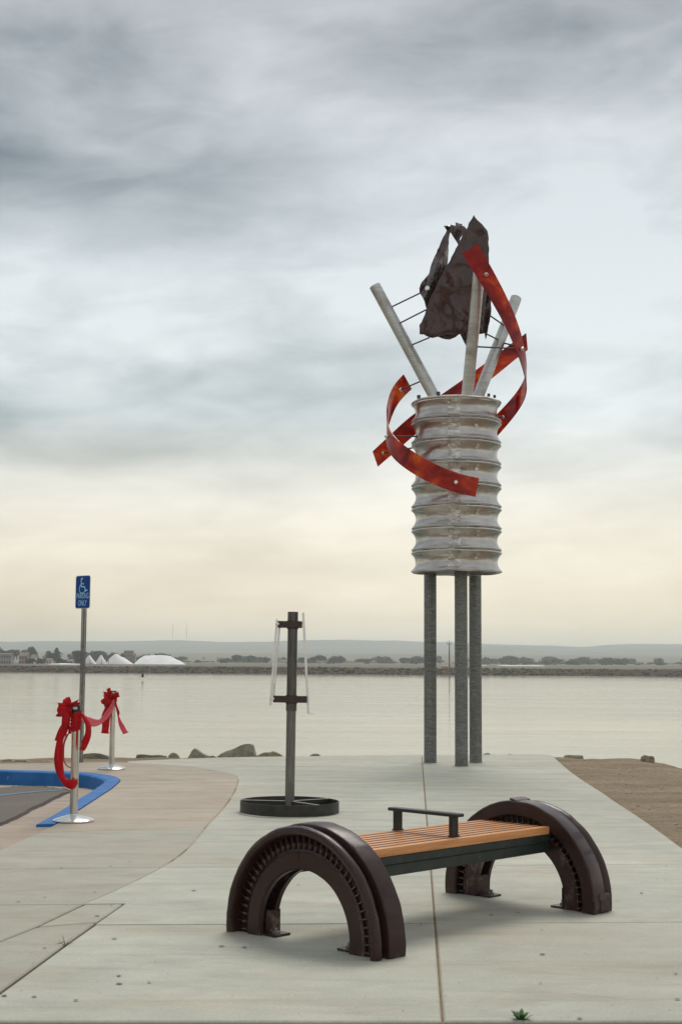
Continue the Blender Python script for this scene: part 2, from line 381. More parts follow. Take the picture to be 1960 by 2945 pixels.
M['signblue'] = simple('sign_blue', (.002, .052, .25), (.003, .065, .29), 3, .4, spec=.15)
M['signink'] = simple('sign_print', (.36, .68, .90), (.42, .74, .92), 6, .4)
M['signrim'] = simple('sign_edge', (.40, .50, .58), None, 6, .4, .3)
M['post'] = simple('galvanised_post', (.16, .155, .14), (.27, .26, .24), 12, .5, .65, 0, c3=(.14, .10, .07), s3=7, t3=(.55, .7))
M['salt'] = simple('white_salt', (.78, .77, .76), (.88, .87, .86), .35, .9, 0, .4, .3, 'World')
M['brick'] = simple('brown_cladding', (.23, .15, .12), (.30, .20, .16), .6, .8, kind='World')
M['house1'] = simple('cream_wall', (.46, .42, .34), (.54, .50, .42), .4, .8, kind='World')
M['house2'] = simple('grey_wall', (.22, .21, .19), (.29, .28, .25), .4, .8, kind='World')
M['house3'] = simple('white_wall', (.70, .69, .66), (.78, .77, .74), .4, .8, kind='World')
M['roof'] = simple('roof_sheet', (.15, .11, .09), (.21, .16, .13), .5, .8, kind='World')
M['pane'] = simple('dark_pane', (.03, .035, .04), None, 1, .15)
M['shed'] = simple('shed_orange', (.50, .27, .17), (.58, .35, .24), 1.5, .7, kind='World')
M['leaf1'] = simple('tree_leaves', (.018, .036, .022), (.042, .066, .034), .5, .85, kind='World', spec=.2)
M['leaf2'] = simple('grey_tree_leaves', (.034, .048, .032), (.065, .08, .048), .5, .85, kind='World', spec=.2)
M['bark'] = simple('bark', (.07, .05, .035), (.12, .09, .065), 3, .9)
M['marsh'] = simple('marsh_ground', (.10, .075, .05), (.16, .125, .082), .05, .95, kind='World', stretch=(.4, 3, 1), c3=(.105, .125, .05), s3=.03, t3=(.5, .62))
M['levee'] = simple('levee_soil', (.034, .021, .013), (.068, .045, .027), .6, .95, 0, .6, .2, 'World', c3=(.042, .05, .016), s3=.06, t3=(.55, .66))
M['riprap'] = simple('riprap_stone', (.050, .032, .020), (.155, .108, .070), .9, .9, kind='World', c3=(.02, .013, .009), s3=.7, t3=(.5, .6))
M['hill'] = simple('hill_scrub', (.12, .145, .12), (.20, .20, .17), .006, .95, kind='World', detail=9, c3=(.26, .23, .19), s3=.018, t3=(.62, .72))
M['weed'] = simple('weed_leaf', (.035, .095, .02), (.075, .16, .035), 30, .6)
M['dry'] = simple('dry_grass', (.30, .22, .11), (.40, .30, .16), 30, .8)
M['grass'] = simple('sparse_grass', (.07, .10, .03), (.22, .18, .09), 4, .8, kind='World')
M['chip'] = simple('dark_litter', (.05, .048, .042), (.11, .10, .085), 9, .8, kind='World')
M['pebble'] = simple('pebbles', (.20, .16, .115), (.36, .29, .21), 3, .9, kind='World')
M['bird'] = simple('dark_feathers', (.02, .02, .022), (.045, .043, .042), 12, .7)
M['mast'] = simple('mast_steel', (.055, .045, .042), (.08, .07, .065), 2, .6)
def water_mat():
    m, nt, b = material('bay_water'); t = NT(nt)
    v1 = t.coord('World', (.16, 1.0, 1)); v2 = t.coord('World', (.02, .12, 1))
    b.inputs['Base Color'].default_value = (.10, .135, .105, 1); b.inputs['IOR'].default_value = 1.33
    b.inputs['Specular IOR Level'].default_value = .5
    t.put(b.inputs['Roughness'], t.ramp(t.noise(v2, 1.0, 5, .6), [(.35, .05), (.65, .11)]))
    v3 = t.coord('World', (.05, .4, 1), (0, 0, R(8)))
    wind = t.ramp(t.noise(t.coord('World', (.012, .035, 1)), 1.0, 4, .6), [(.4, .25), (.62, 1.)])
    h = t.math('ADD', t.math('ADD', t.math('MULTIPLY', t.noise(v1, 2.2, 4, .55), .7), t.noise(v2, 2.0, 4, .6)), t.math('MULTIPLY', t.noise(v3, 1.3, 5, .6), 1.1))
    t.put(b.inputs['Normal'], t.bump(t.math('MULTIPLY', h, wind), .12, .25)); return m
M['water'] = water_mat()

# ------------------------------------------------------------------ setting: land, water, far shore, hills
WATER_Z = -1.6
CURVE = [(241, 2600), (294, 2578), (375, 2540.6), (465.6, 2494), (531, 2447), (567, 2408), (598, 2370), (625, 2343), (647, 2317), (664, 2293), (676, 2272), (682, 2256), (684, 2243), (681, 2235), (674, 2229.5), (652, 2223.5), (625, 2218), (590, 2212), (558, 2207), (520, 2203), (482, 2199.6), (440, 2197), (402, 2195), (366, 2193)]
FAR = [(366, 2189), (450, 2185), (544, 2181.6), (625, 2178.5), (720, 2176.5), (825, 2175.3), (1000, 2173), (1200, 2171), (1400, 2170), (1559, 2169.4)]
RIGHT = [(1588, 2173), (1615, 2197), (1641, 2219), (1685, 2250), (1733, 2280), (1767, 2304), (1835, 2348), (1895, 2390), (1960, 2437.5), (2150, 2570), (2420, 2760), (2670, 2937)]
LINE2 = [(-107, 2937), (0, 2856), (94, 2787.5), (187.5, 2719), (275, 2657.5), (359, 2599)]
KERB_OUT = [(-1000, 2196.5), (0, 2214.5), (202, 2219), (264, 2223.6), (300, 2228), (321.5, 2231.7), (336, 2236), (345.6, 2243), (342, 2250), (319, 2269.5), (297, 2284), (275.5, 2298), (226, 2330), (195, 2347), (158, 2371)]
def xy(L, z=0.0): return [G(p[0], p[1], z).xy for p in L]
def soft(L, k=3):
    return [(v.x, v.y) for v in catmull([Vector((p[0], p[1], 0)) for p in L], k)]
CURVE = soft(CURVE); RIGHT = soft(RIGHT)
def inside(p, poly):
    c = False; j = len(poly) - 1
    for i in range(len(poly)):
        a, b = poly[i], poly[j]
        if (a[1] > p[1]) != (b[1] > p[1]) and p[0] < (b[0] - a[0]) * (p[1] - a[1]) / (b[1] - a[1]) + a[0]: c = not c
        j = i
    return c
LOT = xy(KERB_OUT + [(108, 2396), (0, 2444), (-1000, 2911)])
cx_ = sum(p.x for p in LOT) / len(LOT); cy_ = sum(p.y for p in LOT) / len(LOT)
def lot_z(Y): return -.006 - .15 * max(0.0, min(1.25, (Y - 11.7) / 5.8))
def shore(X):
    s = 20.9 + .45 * smoothstep(-2, 3, X) - .9 * smoothstep(-3, -6, X)
    return s + .12 * fbm((X * .9, 3.3, 0))
def land_z(X, Y):
    z = -.022 + .010 * fbm((X * 2.2, Y * 2.2, 1.7)) + (.006 * fbm((X * 9, Y * 9, 4.2)))
    if X > 2.2:
        z += -.30 * smoothstep(4.25, 5.9, X + .35 * fbm((Y * .6, 1, 2))) * smoothstep(9, 17, Y) - .5 * smoothstep(5.5, 9, X) * smoothstep(8, 16, Y)
        z += .03 * fbm((X * 1.1, Y * 1.6, 9)) * smoothstep(2.6, 3.4, X)
    s = shore(X); d = Y - s
    if -.5 < d: z += .03 * smoothstep(-.45, 0, d) * fbm((X * 1.6, Y * 1.6, 5)) - 2.9 * smoothstep(0, 4.2, d) - .12 * smoothstep(-.05, .6, d)
    if inside((X, Y), LOT): z = min(z, -.5)
    return z
def grid(name, xs, ys, fz, mat):
    nx = len(xs); vs = [(x, y, fz(x, y)) for y in ys for x in xs]
    fs = [(j * nx + i, j * nx + i + 1, (j + 1) * nx + i + 1, (j + 1) * nx + i) for j in range(len(ys) - 1) for i in range(nx - 1)]
    return mesh(name, vs, fs, mat, smooth=True)
def spread(a, b, f0, f1, fine, coarse):
    out = []; x = a
    while x < b:
        out.append(x); x += fine if f0 <= x <= f1 else coarse
    out.append(b); return out
ground = grid('ground', spread(-60, 60, -7, 7.5, .12, 2.0), spread(-20, 27, 4.6, 25.5, .12, 1.5), land_z, M['dirt'])
tag(ground, 'brown bare earth bank between the pavement and the bay', kind='structure')
water = mesh('water', [(-4000, 18, WATER_Z), (4000, 18, WATER_Z), (4000, 345, WATER_Z), (-4000, 345, WATER_Z)], [(0, 1, 2, 3)], M['water'])
tag(water, 'calm pale bay water reflecting the cloudy sky', kind='structure')
bed = mesh('ground_bed', [(-5000, -300, -6), (5000, -300, -6), (5000, 7000, -6), (-5000, 7000, -6)], [(0, 1, 2, 3)], M['marsh'])
bed.name = 'terrain'; tag(bed, kind='structure')
def far_shore(X): return 327 - .0 * X + 5 * fbm((X * .012, .3, .7)) + 1.2 * fbm((X * .12, 2, 3))
def levee_row():
    xs = spread(-700, 700, -120, 120, 1.6, 14)
    prof = [(-3, -1.2), (0, 0), (1.2, .45), (2.4, .95), (3.6, 1.35), (5.0, 1.62), (7, 1.66), (9, 1.3), (14, 1.15)]
    vs, fs = [], []
    for i, x in enumerate(xs):
        for k, (dy, dz) in enumerate(prof):
            h = dz * .84 * (1 + .18 * fbm((x * .035, .2 * k, 2))) + (.16 * fbm((x * .7, k * 1.3, 4)) if 0 < k < 8 else 0)
            vs.append((x, far_shore(x) + dy, WATER_Z + h))
    n = len(prof)
    for i in range(len(xs) - 1):
        for k in range(n - 1): fs.append((i * n + k, (i + 1) * n + k, (i + 1) * n + k + 1, i * n + k + 1))
    return mesh('levee', vs, fs, M['levee'], smooth=True)
tag(levee_row(), 'low brown levee along the far side of the water', kind='structure')
def rock_verts(rng, sx, sy, sz, sub=1, rough=.35, flat=0.0):
    bm = bmesh.new(); bmesh.ops.create_icosphere(bm, subdivisions=sub, radius=1)
    o = Vector((rng.uniform(0, 90), rng.uniform(0, 90), rng.uniform(0, 90)))
    planes = [(Vector((rng.uniform(-1, 1), rng.uniform(-1, 1), rng.uniform(-.4, 1))).normalized(), rng.uniform(.55, .85)) for _ in range(7)]
    for v in bm.verts:
        p = v.co.copy()
        for n, d in planes:
            e = p.dot(n) - d
            if e > 0: p -= n * e * .92
        p *= 1 + rough * noise.noise(p * 1.7 + o) * .5 + .06 * noise.noise(p * 6 + o)
        v.co = Vector((p.x * sx, p.y * sy, p.z * sz))
    return bm
def riprap():
    rng = random.Random(5); vs, fs = [], []
    for i in range(1900):
        x = rng.uniform(-95, 95); u = rng.random()
        dy = rng.uniform(-.4, 4.2); zz = WATER_Z + max(0.0, dy) * .31
        s = rng.uniform(.22, .6) * (1.25 if -10 < x < 45 else .85)
        bm = rock_verts(rng, s * rng.uniform(.8, 1.6), s, s * rng.uniform(.5, .85), 1, .5)
        rz = rng.uniform(0, 6.28); base = len(vs); c, sn = math.cos(rz), math.sin(rz); bm.verts.index_update()
        vs += [(x + v.co.x * c - v.co.y * sn, far_shore(x) + dy + v.co.x * sn + v.co.y * c, zz + v.co.z) for v in bm.verts]
        fs += [[base + v.index for v in f.verts] for f in bm.faces]; bm.free()
    return mesh('riprap', vs, fs, M['riprap'])
tag(riprap(), 'loose brown stones along the foot of the far levee', 'stones', kind='stuff')
def flat_z(x, y):
    return -.45 + .12 * fbm((x * .01, y * .004, 1)) + 14 * smoothstep(1250, 2400, y) + .3 * smoothstep(700, 1200, y)
grid('marsh', [-3600 + 90 * i for i in range(81)], [338, 350, 380, 420, 470, 540, 620, 720, 840, 980, 1150, 1350, 1600, 1900, 2300], flat_z, M['marsh'])
tag(bpy.data.objects['marsh'], 'flat brown salt marsh behind the far levee', kind='structure')
RIDGE = [(-900, 1846), (0, 1843), (150, 1840), (300, 1838), (480, 1834), (540, 1833), (620, 1840), (760, 1835), (920, 1833), (1100, 1838), (1200, 1842), (1400, 1848), (1560, 1851), (1680, 1856), (1760, 1850), (1850, 1847), (1960, 1850), (2900, 1848)]
RIDGE = [(W(a, b, 3100).x / 3100, W(a, b, 3100).z) for a, b in RIDGE]
def hill_z(x, y):
    ax = x / 3000.0; tx = max(RIDGE[0][0], min(RIDGE[-1][0] - 1e-6, x / max(y, 1.0)))
    for (a, p), (b, q) in zip(RIDGE, RIDGE[1:]):
        if tx < b: t_ = smoothstep(a, b, tx); ridge = p + (q - p) * t_; break
    ridge = ridge + 2.0 * fbm((ax * 30, 1.4, 6)) + 1.0
    front = 22 + 12 * fbm((ax * 5, 7.4, 1))
    t1 = smoothstep(1900, 2500, y); t2 = smoothstep(2350, 3150, y)
    return 8 * t1 + front * t1 * (.6 + .4 * fbm((x * .002, y * .002, 3))) * (1 - .6 * t2) + (ridge - 14) * t2 - (front * t1 * .26 + 0) * t2 * .8 + 3 * fbm((x * .006, y * .006, 8)) * t1 - 60 * smoothstep(3300, 4800, y)
grid('hills', [-3200 + 40 * i for i in range(161)], [1800 + 75 * i for i in range(41)], hill_z, M['hill'])
tag(bpy.data.objects['hills'], 'long low hills fading into the haze on the horizon', kind='structure')

# ------------------------------------------------------------------ pavement
def clip(poly, a, b):
    """keep the side of line a->b that lies to its left"""
    out = []; d = b - a
    side = lambda p: d.x * (p.y - a.y) - d.y * (p.x - a.x)
    for i, p in enumerate(poly):
        q = poly[(i + 1) % len(poly)]; sp, sq = side(p), side(q)
        if sp >= 0: out.append(p)
        if (sp >= 0) != (sq >= 0):
            t = sp / (sp - sq); out.append(p.lerp(q, t))
    return out
def area(p): return .5 * sum(p[i].x * p[(i + 1) % len(p)].y - p[(i + 1) % len(p)].x * p[i].y for i in range(len(p)))
def inset(poly, g):
    poly = [p for i, p in enumerate(poly) if (p - poly[i - 1]).length > .02]
    if area(poly) < 0: poly = poly[::-1]
    out = []
    for i, p in enumerate(poly):
        a, b = poly[i - 1], poly[(i + 1) % len(poly)]
        d1, d2 = (p - a).normalized(), (b - p).normalized()
        n1, n2 = Vector((-d1.y, d1.x)), Vector((-d2.y, d2.x))
        k = n1 + n2
        if k.length < .25: out.append(p + n1 * g); continue
        k.normalize(); out.append(p + k * min(g / max(k.dot(n1), .35), g * 2.2))
    return out
def slab(poly, mat, parent, gap=.004, top=0.0, depth=.11, name='slab', zf=None):
    P = inset(poly, gap); Q = inset(P, .007)
    if len(Q) != len(P): Q = P
    n = len(P)
    zt = (lambda p: zf(p)) if zf else (lambda p: top)
    bm = bmesh.new()
    t = [bm.verts.new((p.x, p.y, zt(p))) for p in Q]; e = [bm.verts.new((p.x, p.y, zt(p) - .006)) for p in P]; b = [bm.verts.new((p.x, p.y, zt(p) - depth)) for p in P]
    bm.faces.new(t)
    bm.normal_update()
    for i in range(n):
        j = (i + 1) % n
        bm.faces.new((e[i], e[j], t[j], t[i])); bm.faces.new((b[i], b[j], e[j], e[i]))
    bmesh.ops.triangulate(bm, faces=[f for f in bm.faces if len(f.verts) > 4])
    return bm_obj(name, bm, mat, parent)
plaza = empty('plaza_pavement'); tag(plaza, 'pale concrete plaza laid in large slabs', kind='structure')
walk = empty('footpath_pavement'); tag(walk, 'tan concrete footpath around the blue kerb', kind='structure')
def split_rows(poly, lines):
    """lines run left to right in the photo, nearest first"""
    rows = []; rest = poly
    for a, b in lines:
        A, B = G(*a).xy, G(*b).xy
        near = clip(rest, B, A); rest = clip(rest, A, B)
        if len(near) > 2: rows.append(near)
    rows.append(rest); return rows
pl_poly = xy(LINE2 + CURVE + FAR + RIGHT)
T = [((0, 2661), (1960, 2652)), ((0, 2498), (1960, 2485)), ((0, 2375), (1960, 2379)), ((0, 2303), (1960, 2302)), ((0, 2246), (1960, 2250)), ((0, 2203), (1960, 2206))]
LA, LB = G(1269, 2900).xy, G(1212, 2175).xy
for row in split_rows(pl_poly, T):
    for side in (0, 1):
        c = clip(row, LA, LB) if side == 0 else clip(row, LB, LA)
        if len(c) > 2 and abs(area(c)) > .02: slab(c, M['conc'], plaza, .0055)
filler = mesh('joint_filler', [(*(LA + (LA - LB) * .02 + Vector((-.007, 0))), -.006), (*(LA + (LA - LB) * .02 + Vector((.008, 0))), -.006), (*(LB + Vector((.008, 0))), -.006), (*(LB + Vector((-.007, 0))), -.006)], [(0, 1, 2, 3)], simple('joint_filler_brown', (.14, .095, .052), (.22, .155, .09), 9, .9, kind='World'), plaza)
cpts = [G(p[0], p[1]).xy for p in CURVE]; cv, cf = [], []
for i, p in enumerate(cpts):
    d = (cpts[min(i + 1, len(cpts) - 1)] - cpts[max(i - 1, 0)]).normalized(); n_ = Vector((-d.y, d.x)) * .0075
    cv += [(*(p + n_), -.0035), (*(p - n_), -.0035)]
    if i: cf.append((2 * i - 2, 2 * i - 1, 2 * i + 1, 2 * i))
mesh('joint_filler', cv, cf, simple('joint_filler_tan', (.30, .24, .165), (.42, .36, .26), 7, .9, kind='World', c3=(.16, .115, .07), s3=1.3, t3=(.5, .62)), plaza)
LINE1 = [(-240, 2800), (0, 2706), (103, 2665.6)]
wk_poly = xy(LINE1 + CURVE + [(300, 2192), (200, 2193.5), (0, 2196), (-1000, 2186)] + KERB_OUT + [(108, 2396), (0, 2444), (-1000, 2911)])
for i, row in enumerate(split_rows(wk_poly, [((0, 2603), (237, 2601)), ((0, 2500), (470, 2494)), ((107, 2395), (611, 2377)), ((344, 2250), (683, 2238.5))])):
    if len(row) > 2 and abs(area(row)) > .02: slab(row, M['conc_walk'] if i < 3 else M['conc_tan'], walk, .004, depth=.3)
strip = xy([(-240, 2800), (0, 2706), (103, 2665.6), (241, 2600), (359, 2599)] + LINE2[::-1][1:] + [(-240, 3030)])
for row in split_rows(strip, [((0, 2675), (275, 2653))]):
    if len(row) > 2 and abs(area(row)) > .01: slab(row, M['conc_walk'], walk, .012)

# kerb painted blue, the parking bay and its gutter
gut = [Vector((p.x, p.y)) for p in LOT]
gut_o = slab(gut, M['gutter'], None, -.03, depth=.05, name='parking_gutter', zf=lambda p: lot_z(p.y))
bm = bmesh.new(); bm.from_mesh(gut_o.data)
bmesh.ops.subdivide_edges(bm, edges=bm.edges, cuts=4, use_grid_fill=True)
for v in bm.verts:
    if v.co.z > lot_z(v.co.y) - .03: v.co.z = lot_z(v.co.y)
bm.to_mesh(gut_o.data); bm.free()
tag(gut_o, 'tan concrete gutter and apron of the parking bay', kind='structure')
def lot_pt(px, py, dz):
    p = G(px, py, -.08)
    for _ in range(6): p = G(px, py, lot_z(p.y) + dz)
    return p
ASPH = [(-1000, 2800), (-420, 2555), (-200, 2455), (0, 2367), (22, 2359), (46, 2347), (68, 2338), (90, 2322), (112, 2315), (129, 2305), (150, 2295), (179, 2281), (202, 2277), (190, 2271), (161, 2267), (115, 2261.5), (69, 2260), (0, 2265), (-1000, 2262)]
def lot_sheet(name, pts, dz, mat, jitter=0.0):
    P = []
    rng = random.Random(3)
    for i, p in enumerate(pts):
        q = pts[(i + 1) % len(pts)]; k = max(1, int(math.dist(p, q) / 7)) if jitter else 1
        for j in range(k):
            t = j / k; x = p[0] + (q[0] - p[0]) * t; y = p[1] + (q[1] - p[1]) * t
            P.append(lot_pt(x, y + rng.uniform(-jitter, jitter), dz))
    vs = [tuple(p) for p in P]
    cd = delaunay_2d_cdt([Vector(v[:2]) for v in vs], [], [list(range(len(vs)))], 1, 1e-5)
    return mesh(name, [(v.x, v.y, lot_z(v.y) + dz) for v in cd[0]], [f for f in cd[2]], mat)
crk = lot_sheet('asphalt_edge', [(p[0] + 8, p[1] + (5 if p[1] > 2280 else -1)) for p in ASPH], .004, M['crack'], 1.6)
crk.name = 'road_edge'; tag(crk, 'dark crumbling edge of the asphalt', kind='structure')
asp = lot_sheet('parking_lot', ASPH, .009, M['asphalt'], 1.0)
tag(asp, 'cracked grey asphalt of the parking bay', kind='structure')
ln = lot_sheet('painted_line', [(-420, 2317), (0, 2285.5), (60, 2279), (120, 2274), (176, 2271), (176, 2273), (120, 2276.5), (60, 2282), (0, 2289), (-420, 2322)], .013, M['linepaint'])
ln.parent = asp
KERB_IN = [(-1000, 2202), (0, 2218), (161, 2222.5), (230, 2227), (258, 2231), (275.5, 2235.5), (292, 2240), (300, 2245), (298, 2251), (276, 2266), (253, 2281.5), (232, 2296), (178, 2332), (147, 2350), (104.5, 2373)]
kerb = empty('kerb'); tag(kerb, 'blue painted kerb ending in a ramp', kind='structure')
KO, KI = xy(KERB_OUT), xy(KERB_IN)
cuts = [0, 3, 5, 8, 10, 12, 14]
for a, b in zip(cuts, cuts[1:]):
    bm = bmesh.new(); rows = []
    for k in range(a, b + 1):
        o, i = KO[k], KI[k]
        if k == a and a: o = o.lerp(KO[k + 1], .012); i = i.lerp(KI[k + 1], .012)
        d = (i - o); bev = i - d * .12
        rows.append([bm.verts.new((o.x, o.y, -.3)), bm.verts.new((o.x + d.x * .01, o.y + d.y * .01, .006)), bm.verts.new((bev.x, bev.y, .007)), bm.verts.new((i.x, i.y, -.008 if k < 11 else .004)), bm.verts.new((i.x + d.x * .05, i.y + d.y * .05, -.4))])
    for r0, r1 in zip(rows, rows[1:]):
        for k in range(4): bm.faces.new((r0[k], r1[k], r1[k + 1], r0[k + 1]))
    bm.faces.new(rows[0]); bm.faces.new(rows[-1][::-1])
    bm_obj('kerb_segment', bm, M['bluecurb'], kerb)

# ------------------------------------------------------------------ sculpture
SX, SY = 1.575, 19.33
sculp = empty('sculpture', (SX, SY, 0)); tag(sculp, 'tall steel sculpture with corrugated drum, red ribbons and crumpled brown flame', 'sculpture')
def S(p): return Vector(p) - Vector((SX, SY, 0))
z_bot = W(1312, 1650, SY).z; z_top = W(1318, 1136, SY - .55).z
c_base = [G(1236.4, 2193), G(1326, 2203), G(1367, 2192.5)]
tips = [W(1077, 822, 19.5), W(1377, 775, 18.62), W(1483, 858, 20.15)]
arm_base = [W(1244, 1133, 19.40), W(1343, 1133, 18.98), W(1377, 1133, 19.6)]
CR = .087
for b, ab in zip(c_base, arm_base):
    top = Vector((b.x, b.y, z_top - .15))
    o = tube('column', [S((b.x, b.y, -.02)), S((b.x, b.y, 1.2)), S((b.x, b.y, 2.4)), S(top)], CR, M['galv'], sculp, 28)
    lathe('base_weld', [(CR + .006, -.02), (CR + .006, .008), (CR, .014)], M['galv'], o, 28, S((b.x, b.y, 0)))
for ab, tp in zip(arm_base, tips):
    d = (tp - ab); a0 = ab - d * .22
    bm = bmesh.new(); add_tube(bm, [S(a0.lerp(tp, t / 6)) for t in range(7)], .080, 28, False)
    add_tube(bm, [S(tp), S(tp - d * .08)], .073, 28, False)
    u, v = frame(d)
    r1 = [bm.verts.new(S(tp) + (u * math.cos(k * math.pi / 14) + v * math.sin(k * math.pi / 14)) * .080) for k in range(28)]
    r2 = [bm.verts.new(S(tp) + (u * math.cos(k * math.pi / 14) + v * math.sin(k * math.pi / 14)) * .073) for k in range(28)]
    for k in range(28): bm.faces.new((r1[k], r1[(k + 1) % 28], r2[(k + 1) % 28], r2[k]))
    sharp_smooth(bm_obj('arm', bm, M['arm'], sculp), 50)
NB = 8; BH = (z_top - z_bot) / NB
def drum_r(s):
    s = abs(s)
    return .556 + .062 * (s / .87) ** 2.2 if s < .87 else .618 - .026 * ((s - .87) / .13) ** 2.4
def band_mesh(i):
    n, m_ = 112, 28; rng = random.Random(i)
    vs, fs, uv = [], [], []
    for j in range(m_ + 1):
        t = j / m_; s = 2 * t - 1
        prof = drum_r(s)
        for k in range(n):
            a = 2 * math.pi * k / n
            r = prof + .006 * noise.noise(Vector((math.cos(a) * 3, math.sin(a) * 3, i * 3.1 + t))) + .004 * noise.noise(Vector((math.cos(a) * 9, math.sin(a) * 9, i * 3.1 + t * 4)))
            zz = z_bot + BH * i + .006 + (BH - .012) * t + .004 * noise.noise(Vector((math.cos(a) * 2, math.sin(a) * 2, i * 5.0)))
            if i == NB - 1 and t > .85: zz += .018 * noise.noise(Vector((math.cos(a) * 2.4, math.sin(a) * 2.4, 3.0)))
            if i == 0 and t < .15: zz += .022 * noise.noise(Vector((math.cos(a) * 2.2, math.sin(a) * 2.2, 8.0)))
            vs.append((r * math.cos(a), r * math.sin(a), zz))
    for j in range(m_):
        for k in range(n): fs.append((j * n + k, j * n + (k + 1) % n, (j + 1) * n + (k + 1) % n, (j + 1) * n + k))
    me = bpy.data.meshes.new('drum_band'); me.from_pydata(vs, [], fs)
    ul = me.uv_layers.new(name='UVMap')
    for p in me.polygons:
        j, k = divmod(p.index, n)
        for li, (dj, dk) in zip(p.loop_indices, ((0, 0), (0, 1), (1, 1), (1, 0))):
            ul.data[li].uv = ((k + dk) / n * 3.6, (j + dj) / m_ * BH)
    me.polygons.foreach_set('use_smooth', [True] * len(me.polygons)); me.materials.append(M['drum']); return me
for i in range(NB):
    o = link(bpy.data.objects.new('drum_band', band_mesh(i)), sculp)
    sol = o.modifiers.new('thickness', 'SOLIDIFY'); sol.thickness = .006
    # rolled rims at top and bottom of the band
    for zc, rr in ((z_bot + BH * i + .010, .004), (z_bot + BH * (i + 1) - .0125, .009)):
        bm = bmesh.new(); n = 112; rings = []
        for k in range(n):
            a = 2 * math.pi * k / n
            rad = .598 + .006 * noise.noise(Vector((math.cos(a) * 3, math.sin(a) * 3, i * 3.1)))
            zz = zc + .004 * noise.noise(Vector((math.cos(a) * 2, math.sin(a) * 2, i * 5.0)))
            if i == NB - 1 and zc > z_top - .05: zz += .018 * noise.noise(Vector((math.cos(a) * 2.4, math.sin(a) * 2.4, 3.0)))
            if i == 0 and zc < z_bot + .05: zz += .022 * noise.noise(Vector((math.cos(a) * 2.2, math.sin(a) * 2.2, 8.0)))
            rings.append([bm.verts.new(((rad + rr * math.cos(q * math.pi / 4)) * math.cos(a), (rad + rr * math.cos(q * math.pi / 4)) * math.sin(a), zz + rr * math.sin(q * math.pi / 4))) for q in range(8)])
        for k in range(n):
            for q in range(8): bm.faces.new((rings[k][q], rings[(k + 1) % n][q], rings[(k + 1) % n][(q + 1) % 8], rings[k][(q + 1) % 8]))
        bm_obj('rim', bm, M['drumrim'], o, True)
    # bright overlapping seam sheet on the front of the band
    def patch(a0, a1, t0, t1, off, mat, name, crinkle):
        vs, fs = [], []; na, nt_ = 22, 20
        for j in range(nt_ + 1):
            t = t0 + (t1 - t0) * j / nt_; s = 2 * t - 1
            for k in range(na + 1):
                a = R(a0 + (a1 - a0) * k / na)
                r = drum_r(s) + off + crinkle * noise.noise(Vector((a * 10 + i * 3, t * 9 + a * 7, i * 2.3)))
                vs.append((r * math.cos(a), r * math.sin(a), z_bot + BH * (i + .006 / BH + t * (1 - .012 / BH))))
        for j in range(nt_):
            for k in range(na): fs.append((j * (na + 1) + k, j * (na + 1) + k + 1, (j + 1) * (na + 1) + k + 1, (j + 1) * (na + 1) + k))
        return mesh(name, vs, fs, mat, o, True)
    patch(-106, -89.2, .08, .94, .007, M['seam'], 'seam_sheet', .010)
    if i < NB - 1: patch(-70 + (i % 3), -64 + (i % 3), .58, .90, .006, M['seam'], 'seam_mark', .006)
lathe('drum_lid', [(.10, z_top - .03), (.60, z_top - .03), (.60, z_top - .05), (.10, z_top - .05)], M['drumrim'], sculp, 64, (0, 0, 0))
lathe('drum_floor', [(.10, z_bot + .05), (.58, z_bot + .05), (.58, z_bot + .03), (.10, z_bot + .03)], M['galv'], sculp, 64, (0, 0, 0))
for a in (-152, -118, -48, -35, 60, 140):
    p = Vector((.60 * math.cos(R(a)), .60 * math.sin(R(a)), z_top + .022))
    box('rim_clip', p, (.028, .036, .040), M['mast'], sculp, Matrix.Rotation(R(a), 3, 'Z'), .004)
# the red ribbons wind round the drum at a distance
def helix(ctrl, width=.25, n=64, name='ribbon', label=None, twist=0.0):
    C = []
    for phi, py, rad in ctrl:
        a = R(phi); p = Vector((SX + rad * math.cos(a), SY + rad * math.sin(a), 0))
        pxc = 980 + p.x / p.y * FPX
        C.append(Vector((phi, W(pxc, py, p.y).z, rad)))
    C = catmull(C, 14)
    pts = [Vector((c.z * math.cos(R(c.x)), c.z * math.sin(R(c.x)), c.y)) for c in C]
    vs, fs = [], []; m_ = 6
    for i, p in enumerate(pts):
        d = (pts[min(i + 1, len(pts) - 1)] - pts[max(i - 1, 0)]).normalized()
        rad = Vector((p.x, p.y, 0)).normalized(); side = d.cross(rad).normalized(); nrm = side.cross(d).normalized()
        if nrm.dot(rad) < 0: nrm = -nrm
        if side.z < 0: side = -side
        for sgn in (1, -1):
            for j in range(m_ + 1): vs.append(p + side * width * (j / m_ - .5) + nrm * .006 * sgn)
    k = 2 * (m_ + 1)
    for i in range(len(pts) - 1):
        for j in range(m_):
            a = i * k + j; fs.append((a, a + 1, a + 1 + k, a + k)); a += m_ + 1; fs.append((a, a + k, a + 1 + k, a + 1))
        for j in (0, m_): a = i * k + j; fs.append((a, a + k, a + k + m_ + 1, a + m_ + 1))
    for i in (0, len(pts) - 1):
        for j in range(m_): a = i * k + j; fs.append((a, a + 1, a + m_ + 2, a + m_ + 1))
    o = mesh(name, vs, fs, M['acrylic'], sculp); bm = bmesh.new(); bm.from_mesh(o.data); bmesh.ops.recalc_face_normals(bm, faces=bm.faces); bm.to_mesh(o.data); bm.free()
    sharp_smooth(o, 40)
    if label: o['label'] = label
    return o, pts
rib_a, pa = helix([(132, 1098, .95), (150, 1140, .95), (166, 1190, .95), (182, 1235, .95), (200, 1275, .96), (222, 1316, .97), (245, 1358, .98), (265, 1388, 1.0), (281, 1402, 1.0)], label='red ribbon curling from the left down across the drum front')
